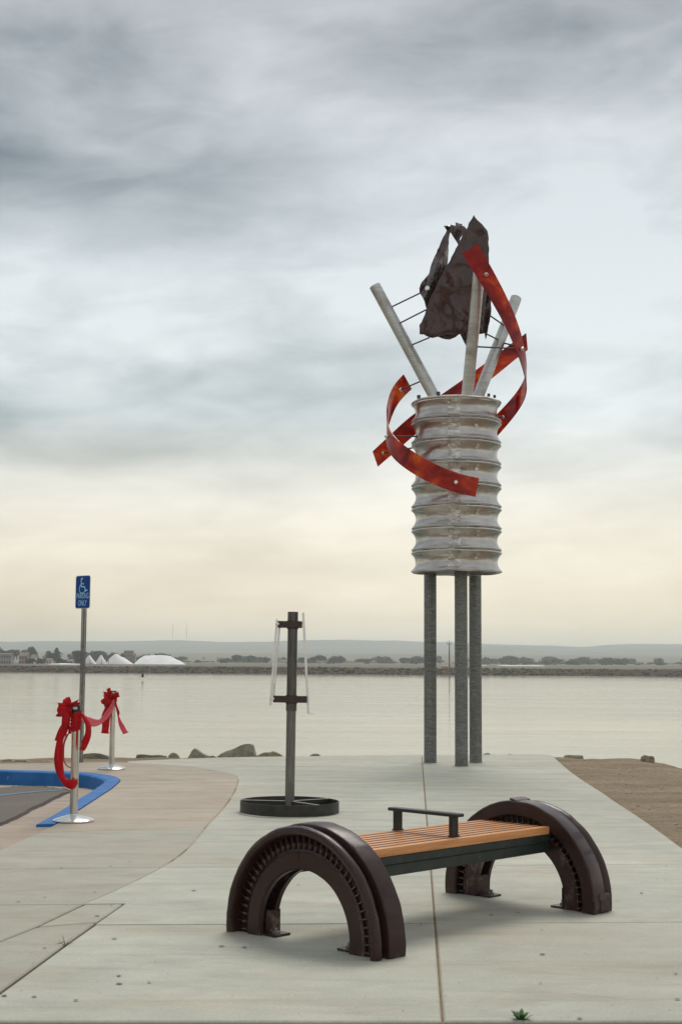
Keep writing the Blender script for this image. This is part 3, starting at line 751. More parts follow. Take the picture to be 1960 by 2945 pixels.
rib_b, pb = helix([(14, 982, 1.04), (35, 1014, 1.03), (58, 1066, 1.02), (82, 1127, 1.02), (105, 1184, 1.04), (122, 1228, 1.08), (137, 1275, 1.15), (151, 1320, 1.25)], label='red ribbon passing behind the drum')
rib_c, pc = helix([(-84, 716, 1.0), (-68, 812, 1.0), (-52, 905, 1.0), (-33, 1003, .98), (-14, 1072, .96), (4, 1112, .96), (24, 1158, .96), (42, 1206, .95), (58, 1252, .95)], label='red ribbon falling from the top on the right')
# crumpled brown sheets of the flame
def crumple(name, outline, Yf, seed, label, step=16, amp=.035, fold=0.0):
    """outline in photo pixels, Yf gives the distance of every point"""
    rng = random.Random(seed); P = []
    for i, p in enumerate(outline):
        q = outline[(i + 1) % len(outline)]; k = max(1, int(math.dist(p, q) / 9))
        for j in range(k):
            t = j / k; P.append(Vector((p[0] + (q[0] - p[0]) * t + (rng.uniform(-1.3, 1.3) if j else 0), p[1] + (q[1] - p[1]) * t + (rng.uniform(-1.3, 1.3) if j else 0))))
    n0 = len(P); xs = [p.x for p in P]; ys = [p.y for p in P]
    inn = []; y = min(ys)
    while y < max(ys):
        x = min(xs)
        while x < max(xs):
            q = (x + rng.uniform(-5, 5), y + rng.uniform(-5, 5))
            if inside(q, P) and min((Vector(q) - p).length for p in P) > 5: inn.append(Vector(q))
            x += step * .6
        y += step * .6
    cd = delaunay_2d_cdt(P + inn, [], [list(range(n0))], 1, 1e-4)
    vs = []
    for v in cd[0]:
        q = Vector((v.x * .021, v.y * .015, seed))
        d = amp * (1 - 2 * abs(noise.noise(q))) + amp * .8 * noise.noise(q * 2.1 + Vector((3, 1, 0))) + amp * .35 * (1 - 2 * abs(noise.noise(q * 4.3)))
        if fold: d += fold * math.asin(math.sin((v.x + .42 * v.y) * .17)) / 1.57
        vs.append(S(W(v.x, v.y, Yf(v.x, v.y) + d)))
    o = mesh(name, vs, cd[2], M['sheet'], sculp)
    bm = bmesh.new(); bm.from_mesh(o.data); bmesh.ops.recalc_face_normals(bm, faces=bm.faces); bm.to_mesh(o.data); bm.free()
    sharp_smooth(o, 28); o['label'] = label
    s = o.modifiers.new('thickness', 'SOLIDIFY'); s.thickness = .008; s.offset = 0
    return o
z1 = Zr(3.015, 1040, 600)
front = [z1(*p) for p in [(968, 55), (1000, 100), (1040, 135), (1085, 190), (1098, 260), (1097, 400), (1100, 560), (1085, 700), (1070, 820), (1060, 950), (1045, 1085), (930, 1083), (800, 1090), (660, 1098), (520, 1092), (500, 1088), (498, 1010), (545, 920), (600, 760), (670, 620), (745, 480), (790, 395), (830, 320), (870, 235), (905, 180), (940, 105)]]
crumple('flame_sheet', front, lambda x, y: 19.02 + .0016 * (x - 1300) + (y - 780) * .0004, 3, 'broad brown triangular sheet at the front of the flame', 16, .016)
left = [z1(*p) for p in [(710, 148), (765, 140), (815, 150), (812, 118), (870, 135), (905, 175), (890, 215), (850, 255), (835, 315), (800, 255), (768, 205), (760, 215), (752, 300), (745, 440), (740, 560), (690, 690), (640, 800), (600, 900), (556, 860), (540, 800), (500, 730), (498, 690), (520, 635), (580, 570), (620, 440), (680, 300), (735, 190)]]
crumple('flame_sheet', left, lambda x, y: 19.42 + .0035 * abs(x - 1255) + (y - 750) * -.0007, 8, 'narrow black folded sheet at the left of the flame', 9, .03, .06)
right = [z1(*p) for p in [(1040, 500), (1090, 700), (1118, 800), (1120, 890), (1105, 980), (1090, 1050), (1080, 1100), (1072, 1132), (1062, 1080), (1030, 1085), (990, 1000), (985, 800)]]
crumple('flame_sheet', right, lambda x, y: 19.45 - .004 * abs(x - 1395), 14, 'thin folded sheet behind the middle arm', 9, .03, .05)
low = [z1(*p) for p in [(520, 1080), (560, 1105), (610, 1122), (660, 1110), (700, 1128), (760, 1136), (810, 1115), (838, 1092), (850, 1088), (880, 1150), (905, 1195), (930, 1100), (930, 1060), (720, 1050), (540, 1050)]]
crumple('flame_sheet', low, lambda x, y: 19.28 + .0006 * (x - 1290), 21, 'curled lower edge of the flame', 13, .05)
# rods that tie ribbons and flame to the arms
def rod(p, q, rad=.011, bolts=()):
    o = tube('rod', [S(p), S(q)], rad, M['mast'], sculp, 8)
    for b in bolts:
        bm = bmesh.new(); d = (q - p).normalized()
        add_tube(bm, [S(b - d * .022), S(b - d * .012), S(b + d * .012), S(b + d * .022)], [.014, .026, .026, .014], 10); sharp_smooth(bm_obj('bolt', bm, M['steel'], o), 30)
def on_arm(i, py):
    a, b = arm_base[i], tips[i]; lo, hi = 0.0, 1.0
    best = min((abs(W(980, py, a.lerp(b, t / 60).y).z - a.lerp(b, t / 60).z), t / 60) for t in range(61))
    return a.lerp(b, best[1])
def zw(x, y, Y): return W(*z1(x, y), Y)
z2 = Zr(3.136, 1060, 1000)
for (ya, e, Y) in ((862, (520, 725), 19.25), (1012, (560, 875), 19.12), (1192, (585, 1118), 19.25)):
    a = on_arm(0, z1(0, ya)[1]); rod(a, zw(*e, Y))
b_ = W(*z1(565, 695), 19.25); bm = bmesh.new(); add_tube(bm, [S(b_), S(b_ + Vector((0, -.05, 0)))], [.03, .03], 10); sharp_smooth(bm_obj('bolt', bm, M['steel'], sculp), 30)
for (ya, e, Y) in ((1008, (1105, 925), 19.42), (1140, (1075, 1085), 19.40)):
    a = on_arm(2, z1(0, ya)[1]); rod(a, zw(*e, Y))
def rib_pt(pts, phi):
    q = min(pts, key=lambda p: abs(((math.degrees(math.atan2(p.y, p.x)) - phi + 180) % 360) - 180)); return q + Vector((SX, SY, 0))
def radial_rod(frm, pts, phi, ext=.09):
    q = rib_pt(pts, phi); d = (q - frm).normalized(); rod(frm, q + d * ext, .011, (q + d * .02, q - d * .02))
radial_rod(on_arm(0, z1(0, 1475)[1]), pa, 143)
radial_rod(on_arm(1, z1(0, 1192)[1]), pc, -33, .05)
radial_rod(on_arm(1, 790), pc, -72, .05)
radial_rod(on_arm(2, z1(0, 1150)[1]), pb, 24, .05)
def drum_pt(phi, z): return Vector((SX + .52 * math.cos(R(phi)), SY + .52 * math.sin(R(phi)), z))
q = rib_pt(pa, 190); radial_rod(drum_pt(196, q.z + .01), pa, 190, .05)
q = rib_pt(pb, 146); radial_rod(drum_pt(158, q.z + .03), pb, 146, .11)
q = rib_pt(pc, 44); radial_rod(drum_pt(36, q.z + .02), pc, 40, .10)
q = rib_pt(pa, 264); radial_rod(drum_pt(264, q.z), pa, 265, .02)
q = rib_pt(pb, 100); radial_rod(drum_pt(100, min(q.z, z_top - .1)), pb, 100, .05)

# ------------------------------------------------------------------ bench
BC = (G(646, 2681) + G(1079, 2763)) / 2
FC = (G(1281, 2566) + G(1706, 2632)) / 2
bu = (FC - BC).normalized(); BL = (FC - BC).length
bench = empty('bench', (BC.x, BC.y, 0), math.atan2(bu.y, bu.x)); tag(bench, 'bench of orange timber slats between two brown half-wheel arches', 'bench')
# local frame: x along the bench, y to the back-left, z up
ACZ, AR = .045, .534
def arc_lathe(prof, name, mat, parent, mirror=False, n=72, x0=0.0, deg=30):
    bm = bmesh.new(); rings = []
    for k in range(n + 1):
        ring = []
        for r, s in prof:
            t0 = -math.asin(min(.99, ACZ / r)); th = t0 + (math.pi - 2 * t0) * k / n
            wob = .0022 * noise.noise(Vector((th * 5, s * 9, r * 7 + x0))) + .0015 * noise.noise(Vector((th * 16, s * 20, r * 17 + x0)))
            rr = r + wob * (1.6 if r > .45 else .5)
            ring.append(bm.verts.new((x0 + (-s if mirror else s), rr * math.cos(th), max(0.0, ACZ + rr * math.sin(th)))))
        rings.append(ring)
    m_ = len(prof)
    for a, b in zip(rings, rings[1:]):
        for k in range(m_): bm.faces.new((a[k], a[(k + 1) % m_], b[(k + 1) % m_], b[k]))
    bm.faces.new(rings[0]); bm.faces.new(rings[-1][::-1])
    return sharp_smooth(bm_obj(name, bm, mat, parent), deg)
def arch(x0, mirror):
    web = arc_lathe([(.314, .046), (.322, .040), (.398, .040), (.406, .048), (.406, .070), (.398, .074), (.322, .074), (.314, .070)], 'arch', M['iron'], bench, mirror, x0=x0)
    arc_lathe([(.316, .145), (.400, .145), (.400, .175), (.316, .175)], 'back_web', M['iron'], web, mirror, x0=x0)
    arc_lathe([(.402, .042), (.414, .048), (.420, .062), (.488, .070), (.488, .080), (.424, .105), (.414, .176), (.402, .176)], 'groove', M['iron'], web, mirror, x0=x0)
    arc_lathe([(.482, .020), (.485, .010), (.491, .003), (.507, -.002), (.522, .003), (.529, .014), (.530, .028), (.524, .045), (.507, .066), (.490, .076), (.474, .076), (.478, .045)], 'bead', M['iron'], web, mirror, x0=x0)
    arc_lathe([(.452, .098), (.462, .086), (.526, .084), (.533, .087), (.538, .096), (.538, .198), (.532, .205), (.462, .205), (.452, .195)], 'outer_band', M['iron'], web, mirror, x0=x0)
    fin_me = None
    for sset, (s0, s1, r0, r1, cnt) in enumerate(((.044, .072, .416, .478, 37), (.120, .188, .412, .458, 37))):
        fin_me = None
        for k in range(cnt):
            th = R(-3.5 + 187 * k / (cnt - 1))
            if ACZ + r0 * math.sin(th) < .012: continue
            if fin_me is None:
                bm = bmesh.new(); add_box(bm, (0, (r0 + r1) / 2, 0), (s1 - s0, r1 - r0, .0065)); fin_me = bpy.data.meshes.new('fin'); bm.to_mesh(fin_me); bm.free(); fin_me.materials.append(M['iron'])
            f = link(bpy.data.objects.new('fin', fin_me), web)
            f.location = (x0 + (-1 if mirror else 1) * (s0 + s1) / 2, 0, ACZ); f.rotation_euler = (th, 0, 0)
    for sy in (-1, 1):
        yb = sy * .312; sx = (-1 if mirror else 1)
        fb = box('foot_bracket', (x0 + sx * .115, yb - sy * .045, .0065), (.11, .10, .011), M['iron'], web, None, .002)
        box('upright', (x0 + sx * .130, yb - sy * .004, .065), (.10, .008, .11), M['iron'], web)
        bm = bmesh.new(); add_tube(bm, [(x0 + sx * .105, yb - sy * .055, .010), (x0 + sx * .105, yb - sy * .055, .022)], .018, 6); add_tube(bm, [(x0 + sx * .105, yb - sy * .055, .02), (x0 + sx * .105, yb - sy * .055, .038)], .009, 8)
        bm_obj('anchor_bolt', bm, M['post'], web)
    return web
arch(0.0, False)
fa = arch(BL + .200, True)
bm = bmesh.new(); add_box(bm, (BL + .10, -.527, .055), (.10, .035, .10), None, .006); add_box(bm, (BL + .03, -.512, .05), (.025, .03, .06), None, .004)
bm_obj('cast_lug', bm, M['iron'], fa)
bm = bmesh.new(); add_box(bm, (BL + .08, .03, .585), (.14, .05, .012), Matrix.Rotation(R(14), 3, 'X'), .003); bm_obj('lifted_flange', bm, M['iron'], fa)
SEAT_Z, NS = .457, 8; SX0, SX1 = .190, BL - .005
slat_w = .50 / NS
for k in range(NS):
    yy = -.25 + slat_w * (k + .5)
    bm = bmesh.new(); add_box(bm, (0, 0, 0), (SX1 - SX0, slat_w - .018, .034 if k else .042), None, .0018)
    o = bm_obj('slat', bm, M['wood'], bench); o.data.materials.append(M['wood_gap_shade'])
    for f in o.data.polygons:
        if abs(f.normal.y) > .6 and not (k == 0 and f.normal.y < 0): f.material_index = 1  # inner side faces get the painted gap shade
    o.location = ((SX0 + SX1) / 2, yy, SEAT_Z - (.017 if k else .021))
for yy, zc, h, w in ((-.222, .393, .044, .035), (.222, .393, .044, .035), (-.205, .342, .058, .05), (.205, .342, .058, .05)):
    box('seat_beam', ((SX0 + SX1) / 2, yy, zc), (SX1 - SX0 + (.04 if zc < .36 else 0), w, h), M['green'], bench, None, .004)
for xx in (SX0 + .12, (SX0 + SX1) / 2, SX1 - .12):
    box('cross_bar', (xx, 0, .398), (.05, .44, .03), M['green'], bench)
def bl(p): # world -> bench frame
    return bench_inv @ Vector(p)
bench_inv = Matrix.Rotation(-math.atan2(bu.y, bu.x), 4, 'Z') @ Matrix.Translation((-BC.x, -BC.y, 0))
ax = 1.005
arm = box('armrest', (ax, .035, .571), (.062, .50, .018), M['rail'], bench, None, .004)
for yy in (.235, -.165):
    box('armrest_post', (ax, yy, (.562 + SEAT_Z) / 2 - .002), (.052, .022, .562 - SEAT_Z + .004), M['rail'], arm)
    box('armrest_foot', (ax, yy, SEAT_Z + .003), (.06, .034, .006), M['rail'], arm)

# ------------------------------------------------------------------ bicycle repair pole in its ring
PX, PY = G(835.5, 2326).x, 13.3
stand = empty('steel_stand', (PX, PY, 0), 0); tag(stand, 'dark steel pole with two brackets and bright bars standing in a steel ring', 'stand')
stand.rotation_euler = (0, R(.45), 0)
ring = lathe('ring', [(.455, .004), (.455, .105), (.447, .105), (.447, .004)], M['ring'], stand, 72, cap=False)
bm = bmesh.new(); bm.from_mesh(ring.data); bm.free()
for a in (176, 38, -52):
    d = Vector((math.cos(R(a)), math.sin(R(a)), 0))
    sp = box('spoke', d * .245 + Vector((0, 0, .062)), (.40, .012, .078), M['ring'], stand, Matrix.Rotation(R(a), 3, 'Z'))
    box('ground_edge', d * .245 + Vector((0, 0, .103)), (.40, .0125, .004), M['spoke'], sp, Matrix.Rotation(R(a), 3, 'Z'))
tube('pole', [(0, 0, 0), (0, 0, .6), (0, 0, 1.2), (0, 0, 1.80)], .0435, M['pole'], stand, 24)
tube('sleeve', [(0, 0, 1.755), (0, 0, 1.84)], .0485, M['sleeve'], stand, 24)
tube('sleeve', [(0, 0, .925), (0, 0, 1.0)], .0500, M['sleeve'], stand, 24)
tube('sleeve', [(0, 0, 1.0), (0, 0, 1.69)], .0460, M['sleeve'], stand, 24)
for x0, x1, zc in ((-.137, .088, 1.722), (-.168, .146, 1.032)):
    br = box('bracket', ((x0 + x1) / 2, -.004, zc), (x1 - x0, .115, .062), M['brownbar'], stand, None, .003)
    lathe('flange', [(.055, zc - .040), (.055, zc + .036)], M['brownbar'], br, 24)
    for s in (1,):
        bm = bmesh.new(); add_tube(bm, [(x0 - .024, -.05, zc + .004), (x0 + .03, -.05, zc + .004)], .007, 8); add_tube(bm, [(x0 - .022, -.05, zc + .004), (x0 - .010, -.05, zc + .004)], .014, 6); add_tube(bm, [(x0 + .002, -.075, zc + .004), (x0 + .002, -.05, zc + .004)], .012, 8)
        bm_obj('bolt', bm, M['bar'], br)
def flat_bar(name, p, q, w, t, mat):
    p, q = Vector(p), Vector(q); d = q - p; u = Vector((0, 1, 0)); v = d.cross(u).normalized()
    rot = Matrix((v, u, d.normalized())).transposed()
    return box(name, (p + q) / 2, (t, w, d.length), mat, stand, rot, .001)
fb = flat_bar('bar', (-.146, -.03, 1.765), (-.194, -.03, .975), .040, .017, M['bar'])
fb = flat_bar('bar', (-.124, .02, 1.70), (-.168, .02, 1.06), .030, .018, M['bar'])
fb = flat_bar('bar', (.096, -.02, 1.832), (.160, -.02, .905), .040, .019, M['bar'])
box('hook', (.182, -.02, .902), (.055, .036, .008), M['bar'], fb)

# ------------------------------------------------------------------ parking sign
SP = G(232, 2190); SP = Vector((SP.x, 19.75, 0)); SP.x = W(232, 2180, 19.75).x
sign = empty('parking_sign', SP, R(-39)); tag(sign, 'blue wheelchair parking sign on a perforated steel post', 'sign')
def perforated_post(h, w=.051, pitch=.0254, hole=.0125):
    vs, fs = [], []; nrow = int(h / pitch)
    for s in range(4):
        rot = Matrix.Rotation(s * math.pi / 2, 3, 'Z')
        for r in range(nrow):
            z0 = r * pitch; z1_ = z0 + pitch; zc = z0 + pitch / 2; y = -w / 2
            o = [(-w / 2, y, z0), (w / 2, y, z0), (w / 2, y, z1_), (-w / 2, y, z1_)]; hh = hole / 2
            i = [(-hh, y, zc - hh), (hh, y, zc - hh), (hh, y, zc + hh), (-hh, y, zc + hh)]
            b = len(vs); vs += [rot @ Vector(p) for p in o + i]
            for k in range(4): fs.append((b + k, b + (k + 1) % 4, b + 4 + (k + 1) % 4, b + 4 + k))
    o = mesh('post', vs, fs, M['post'], sign); md = o.modifiers.new('wall', 'SOLIDIFY'); md.thickness = .003; return o
post = perforated_post(2.52)
post.location.z = -.15
def rounded(w, h, r, n=6):
    P = []
    for cx, cz, a0 in ((w / 2 - r, h / 2 - r, 0), (-w / 2 + r, h / 2 - r, 90), (-w / 2 + r, -h / 2 + r, 180), (w / 2 - r, -h / 2 + r, 270)):
        for k in range(n + 1): P.append((cx + r * math.cos(R(a0 + 90 * k / n)), cz + r * math.sin(R(a0 + 90 * k / n))))
    return P
def plate(name, P, y, t, mat, parent, loc=(0, 0, 0)):
    bm = bmesh.new(); a = [bm.verts.new((x, y, z)) for x, z in P]; b = [bm.verts.new((x, y - t, z)) for x, z in P]
    bm.faces.new(a); bm.faces.new(b[::-1])
    for k in range(len(P)): bm.faces.new((a[k], a[(k + 1) % len(P)], b[(k + 1) % len(P)], b[k]))
    o = bm_obj(name, bm, mat, parent); o.location = loc; return o
ZC = 2.315
panel = plate('sign_panel', rounded(.305, .457, .035), -.030, .003, M['signrim'], sign, (0, 0, ZC))
plate('sign_face', rounded(.289, .441, .028), -.0332, .0006, M['signblue'], panel)
def flat_text(txt, size, z, sx):
    cu = bpy.data.curves.new('lettering', 'FONT'); cu.body = txt; cu.align_x = 'CENTER'; cu.size = size; cu.extrude = .0004
    tmp = bpy.data.objects.new('tmp', cu); COL.objects.link(tmp)
    me = bpy.data.meshes.new_from_object(tmp.evaluated_get(bpy.context.evaluated_depsgraph_get()))
    bpy.data.objects.remove(tmp)
    me.materials.clear(); me.materials.append(M['signink'])
    o = link(bpy.data.objects.new('lettering', me), panel); o.rotation_euler = (R(90), 0, 0); o.location = (0, -.0345, z); o.scale = (sx, 1, 1)
flat_text('PARKING', .108, -.088, .56); flat_text('ONLY', .108, -.188, .60)
def stroke(P, w):
    bm = bmesh.new()
    for a, b in zip(P, P[1:]):
        a, b = Vector(a), Vector(b); d = (b - a).normalized(); n = Vector((-d.y, d.x)) * w / 2; a = a - d * w * .3; b = b + d * w * .3
        f = [bm.verts.new((q.x, -.0345, q.y)) for q in (a + n, b + n, b - n, a - n)]; bm.faces.new(f)
    return bm
symb = stroke([(-.035, .175), (-.033, .075), (.035, .072), (.060, .012), (.090, .028)], .018); bm_obj('wheelchair_symbol', symb, M['signink'], panel, fix=False)
bm_obj('wheelchair_symbol', stroke([(-.033, .115), (.020, .115)], .014), M['signink'], panel, fix=False)
bm_obj('wheelchair_symbol', stroke([(-.012 + .062 * math.cos(R(a)), .045 + .062 * math.sin(R(a))) for a in range(118, 345, 12)], .014), M['signink'], panel, fix=False)
bm_obj('wheelchair_symbol', stroke([(-.032, .186), (-.008, .186)], .020), M['signink'], panel, fix=False)

# ------------------------------------------------------------------ stanchions and ribbons
F_Y, B_Y = 12.44, 18.3
FST = G(212, 2352); FST = Vector((W(212, 2352, F_Y).x, F_Y, 0)); BST = Vector((W(321, 2206, B_Y).x, B_Y, 0))
def stanchion(loc, label, front_):
    st = empty('stanchion', loc); tag(st, label, 'stanchion', 'chrome stanchions carrying the red ribbon')
    lathe('base', [(.0, .0), (.174, .0), (.178, .006), (.178, .016), (.170, .022), (.120, .038), (.070, .052), (.042, .060), (.040, .068)], M['steel'], st, 56, cap=False)
    tube('pole', [(0, 0, .06), (0, 0, .95)], .0345, M['steel'], st, 32)
    hd = lathe('belt_head', [(.036, .93), (.036, .955), (.030, .957)], M['black'], st, 24)
    bm = bmesh.new()
    add_box(bm, (.0, 0, .985), (.075, .070, .012)); add_box(bm, (.026, 0, .955), (.024, .066, .06)); add_box(bm, (-.032, 0, .955), (.008, .06, .06))
    bm_obj('cassette', bm, M['black'], hd)
    box('label_plate', (-.006, -.026, .95), (.030, .004, .055), M['whitelab'], hd)
    if not front_: box('label_plate', (.022, -.0345, .955), (.014, .003, .045), M['yellow'], hd)
    return st
stanchion(FST, 'nearer chrome stanchion standing at the end of the blue kerb', True)
stanchion(BST, 'farther chrome stanchion near the boulders', False)
zz_ = Zr(6.533, 140, 1980)
def strip_edges(name, rows, mat, parent, origin, k=6, m_=5, puff=.012, wr=.004, seed=1):
    """rows: (left x, y, Y, right x, y, Y) in enlarged photo pixels with real distance; lofted into cloth"""
    Lf = catmull([W(*zz_(r[0], r[1]), r[2]) for r in rows], k); Rt = catmull([W(*zz_(r[3], r[4]), r[5]) for r in rows], k)
    vs, fs = [], []
    for i, (a, b) in enumerate(zip(Lf, Rt)):
        d = (b - a)
        for j in range(m_ + 1):
            t = j / m_; p = a.lerp(b, t)
            p.y += -puff * math.sin(math.pi * t) + wr * (1.6 * noise.noise(Vector((t * 4.5 + seed, i * .06, seed))) + noise.noise(Vector((t * 9, i * .22, seed + 4))))
            vs.append(p - origin)
    for i in range(len(Lf) - 1):
        for j in range(m_): a = i * (m_ + 1) + j; fs.append((a, a + 1, a + m_ + 2, a + m_ + 1))
    o = mesh(name, vs, fs, mat, parent, True); s = o.modifiers.new('cloth', 'SOLIDIFY'); s.thickness = .0018; return o
def bow_loop(name, c0, out, up, length, w0, w1, fat, mat, parent, seed, n=26, m_=7):
    """a looped ribbon: leaves the knot, swells to its full width and comes back"""
    out, up = Vector(out).normalized(), Vector(up).normalized(); dep = out.cross(up).normalized()
    vs, fs = [], []
    for i in range(n + 1):
        t = i / n; th = math.pi * 2 * t
        l = length * (.5 - .5 * math.cos(th)); f = fat * math.sin(th)
        w = w0 + (w1 - w0) * (math.sin(math.pi * t) ** .7)
        for j in range(m_ + 1):
            s = j / m_ - .5
            wr = .010 * noise.noise(Vector((s * 5 + seed, t * 3, seed))) + .008 * math.sin(s * 17 + seed) * (1 - math.sin(math.pi * t))
            vs.append(Vector(c0) + out * (l + 2.0 * wr + .012 * noise.noise(Vector((s * 6, t * 6, seed + 2)))) + dep * (f + wr * 1.5) + up * (s * w + .012 * noise.noise(Vector((t * 4, s * 3, seed + 7)))))
    for i in range(n):
        for j in range(m_): a = i * (m_ + 1) + j; fs.append((a, a + 1, a + m_ + 2, a + m_ + 1))
    o = mesh(name, vs, fs, mat, parent, True); s = o.modifiers.new('cloth', 'SOLIDIFY'); s.thickness = .0018; return o
def wrap(name, r0, r1, z0, z1w, parent, seed):
    bm = bmesh.new(); n, m_ = 40, 16; rings = []
    for j in range(m_ + 1):
        t = j / m_; ring_ = []
        for k in range(n):
            a = 2 * math.pi * k / n
            r = r0 + (r1 - r0) * t + .0045 * math.sin(t * 31 + 1.4 * math.sin(a * 2 + seed)) + .005 * noise.noise(Vector((math.cos(a) * 2, math.sin(a) * 2, t * 4 + seed)))
            ring_.append(bm.verts.new((r * math.cos(a), r * math.sin(a), z0 + (z1w - z0) * t + .012 * math.sin(a + seed))))
        rings.append(ring_)
    for a, b in zip(rings, rings[1:]):
        for k in range(n): bm.faces.new((a[k], a[(k + 1) % n], b[(k + 1) % n], b[k]))
    return bm_obj(name, bm, M['red'], parent, True)
bow = empty('ribbon_bow', FST); tag(bow, 'large crimson bow with long trailing loop tied to the nearer stanchion', 'bow', 'red ribbon bows')
fy = F_Y
wrap('ribbon_wrap', .044, .052, .775, .935, bow, 1.0)
kx, kz = W(*zz_(410, 400), fy).x - FST.x, W(*zz_(410, 400), fy).z
bow_loop('bow_loop', (kx, -.03, kz), (-1, -.15, .02), (0, 0, 1), .105, .05, .125, .045, M['red'], bow, 2)
bow_loop('bow_loop', (kx - .005, -.02, kz + .025), (-.55, -.2, .8), (.7, 0, .5), .07, .04, .09, .03, M['red'], bow, 5)
bow_loop('bow_loop', (kx, .01, kz + .035), (1, .2, .45), (-.2, 0, 1), .075, .035, .055, .03, M['red'], bow, 9)
bow_loop('knot', (kx - .005, -.045, kz), (.3, -1, .1), (0, 0, 1), .03, .05, .06, .022, M['red'], bow, 12)
f1, f2, b1 = fy - .055, fy - .05, fy + .06
strip_edges('tail', [(290, 400, f1, 430, 400, f2), (262, 500, f1 - .02, 415, 490, f2), (250, 600, f1 - .03, 402, 610, f2 - .01), (240, 700, f1 - .03, 388, 720, f2), (185, 820, f1 - .03, 335, 850, f2), (155, 980, f1 - .03, 280, 960, f2), (118, 1180, f1 - .02, 250, 1150, f2), (106, 1350, f1 - .01, 268, 1350, f2), (138, 1550, f1 - .01, 284, 1530, f2), (215, 1715, f1 - .02, 305, 1655, f2 - .02), (320, 1845, f1 - .03, 350, 1695, f2 - .04), (430, 1893, f1 - .03, 415, 1708, f2 - .05), (500, 1865, f1 - .02, 490, 1705, f2 - .05), (552, 1780, f1 + .01, 556, 1692, f2 - .02)], M['red'], bow, FST, seed=3, puff=.02)
strip_edges('tail', [(270, 640, fy - .03, 330, 640, fy - .03), (190, 770, fy - .03, 280, 790, fy - .02), (150, 870, fy - .03, 230, 900, fy - .02), (116, 975, fy - .03, 160, 982, fy - .02)], M['red'], bow, FST, seed=6)
strip_edges('tail', [(330, 860, fy - .02, 390, 840, b1), (262, 1060, fy - .01, 310, 1020, b1), (250, 1200, fy, 292, 1210, b1), (262, 1330, fy, 300, 1350, b1), (305, 1420, fy + .02, 335, 1420, b1), (360, 1475, fy + .04, 370, 1462, b1), (420, 1498, fy + .05, 420, 1478, b1)], M['red'], bow, FST, seed=7, puff=.0)
strip_edges('tail', [(605, 470, fy - .03, 655, 470, fy - .02), (650, 570, fy - .05, 745, 590, fy - .02), (690, 690, fy - .06, 792, 680, fy - .02), (692, 820, fy - .06, 802, 830, fy - .03), (655, 930, fy - .05, 775, 970, fy - .03), (622, 990, fy - .05, 735, 1060, fy - .03), (618, 1080, fy - .05, 700, 1130, fy - .04), (572, 1142, fy - .05, 668, 1172, fy - .04)], M['red'], bow, FST, seed=9, puff=.02)
strip_edges('tail', [(380, 700, fy + .05, 440, 700, fy + .05), (375, 780, fy + .05, 430, 780, fy + .05), (365, 850, fy + .05, 430, 852, fy + .05)], M['red'], bow, FST, seed=15, puff=.0)
strip_edges('tail', [(530, 690, fy - .045, 556, 690, fy - .045), (526, 860, fy - .042, 552, 860, fy - .042), (518, 1010, fy - .04, 538, 1000, fy - .04), (514, 1120, fy - .038, 522, 1095, fy - .038)], M['red'], bow, FST, seed=16, puff=.0, wr=.001)
bow2 = empty('ribbon_bow', BST); tag(bow2, 'smaller red bow with two forked tails tied to the farther stanchion', 'bow', 'red ribbon bows')
by = B_Y
wrap('ribbon_wrap', .046, .054, .83, .95, bow2, 4.0)
def bp(x, y): p = W(*zz_(x, y), by); return (p.x - BST.x, p.z)
k2 = bp(1195, 140)
bow_loop('bow_loop', (k2[0], -.06, k2[1] - .005), (-.45, -.1, 1), (.9, 0, .35), .105, .03, .05, .03, M['red'], bow2, 21)
bow_loop('bow_loop', (k2[0], -.06, k2[1]), (-1, -.15, .15), (0, 0, 1), .095, .04, .075, .035, M['red'], bow2, 24)
bow_loop('bow_loop', (k2[0] + .01, -.06, k2[1] - .005), (1, -.1, .35), (-.3, 0, 1), .09, .035, .06, .03, M['red'], bow2, 27)
bow_loop('bow_loop', (k2[0] - .01, -.06, k2[1] - .02), (-.75, -.2, -.75), (-.6, 0, .6), .12, .05, .10, .035, M['red'], bow2, 29)
bow_loop('bow_loop', (k2[0] - .005, -.06, k2[1] - .03), (-.2, -.3, -1), (1, 0, 0), .11, .05, .10, .035, M['red'], bow2, 31)
bow_loop('knot', (k2[0], -.075, k2[1] - .01), (.2, -1, .1), (0, 0, 1), .03, .05, .06, .02, M['red'], bow2, 33)
strip_edges('tail', [(1095, 270, by - .05, 1215, 240, by - .07), (1045, 390, by - .05, 1195, 380, by - .07), (1000, 500, by - .05, 1170, 500, by - .07), (1000, 600, by - .05, 1148, 600, by - .07), (1008, 700, by - .05, 1140, 700, by - .06), (1000, 780, by - .05, 1128, 790, by - .06), (986, 838, by - .05, 1136, 850, by - .06)], M['red'], bow2, BST, seed=18, puff=.03)
strip_edges('tail', [(1248, 210, by - .02, 1262, 230, by - .02), (1256, 340, by - .02, 1300, 350, by + .01), (1282, 450, by - .01, 1336, 450, by + .01), (1302, 560, by, 1322, 520, by + .02)], M['red'], bow2, BST, seed=19, puff=.0)
strip_edges('tail', [(1302, 555, by, 1324, 520, by + .02), (1308, 620, by - .01, 1365, 610, by + .02), (1325, 700, by - .02, 1420, 695, by + .02), (1360, 780, by - .02, 1460, 770, by + .02), (1402, 862, by - .02, 1502, 828, by + .02)], M['pink'], bow2, BST, seed=20, puff=.01)
mid = (FST + BST) / 2
def ty(x): return fy + (by - fy) * max(0, min(1, (x - 610) / 640)) ** .9
sw_rows = [(600, 500, 640, 600), (690, 514, 690, 660), (745, 532, 740, 700), (800, 550, 800, 716), (870, 575, 870, 713), (940, 585, 945, 690), (985, 560, 1040, 630), (1060, 475, 1110, 565), (1130, 380, 1175, 490), (1190, 280, 1215, 400), (1222, 205, 1255, 250)]
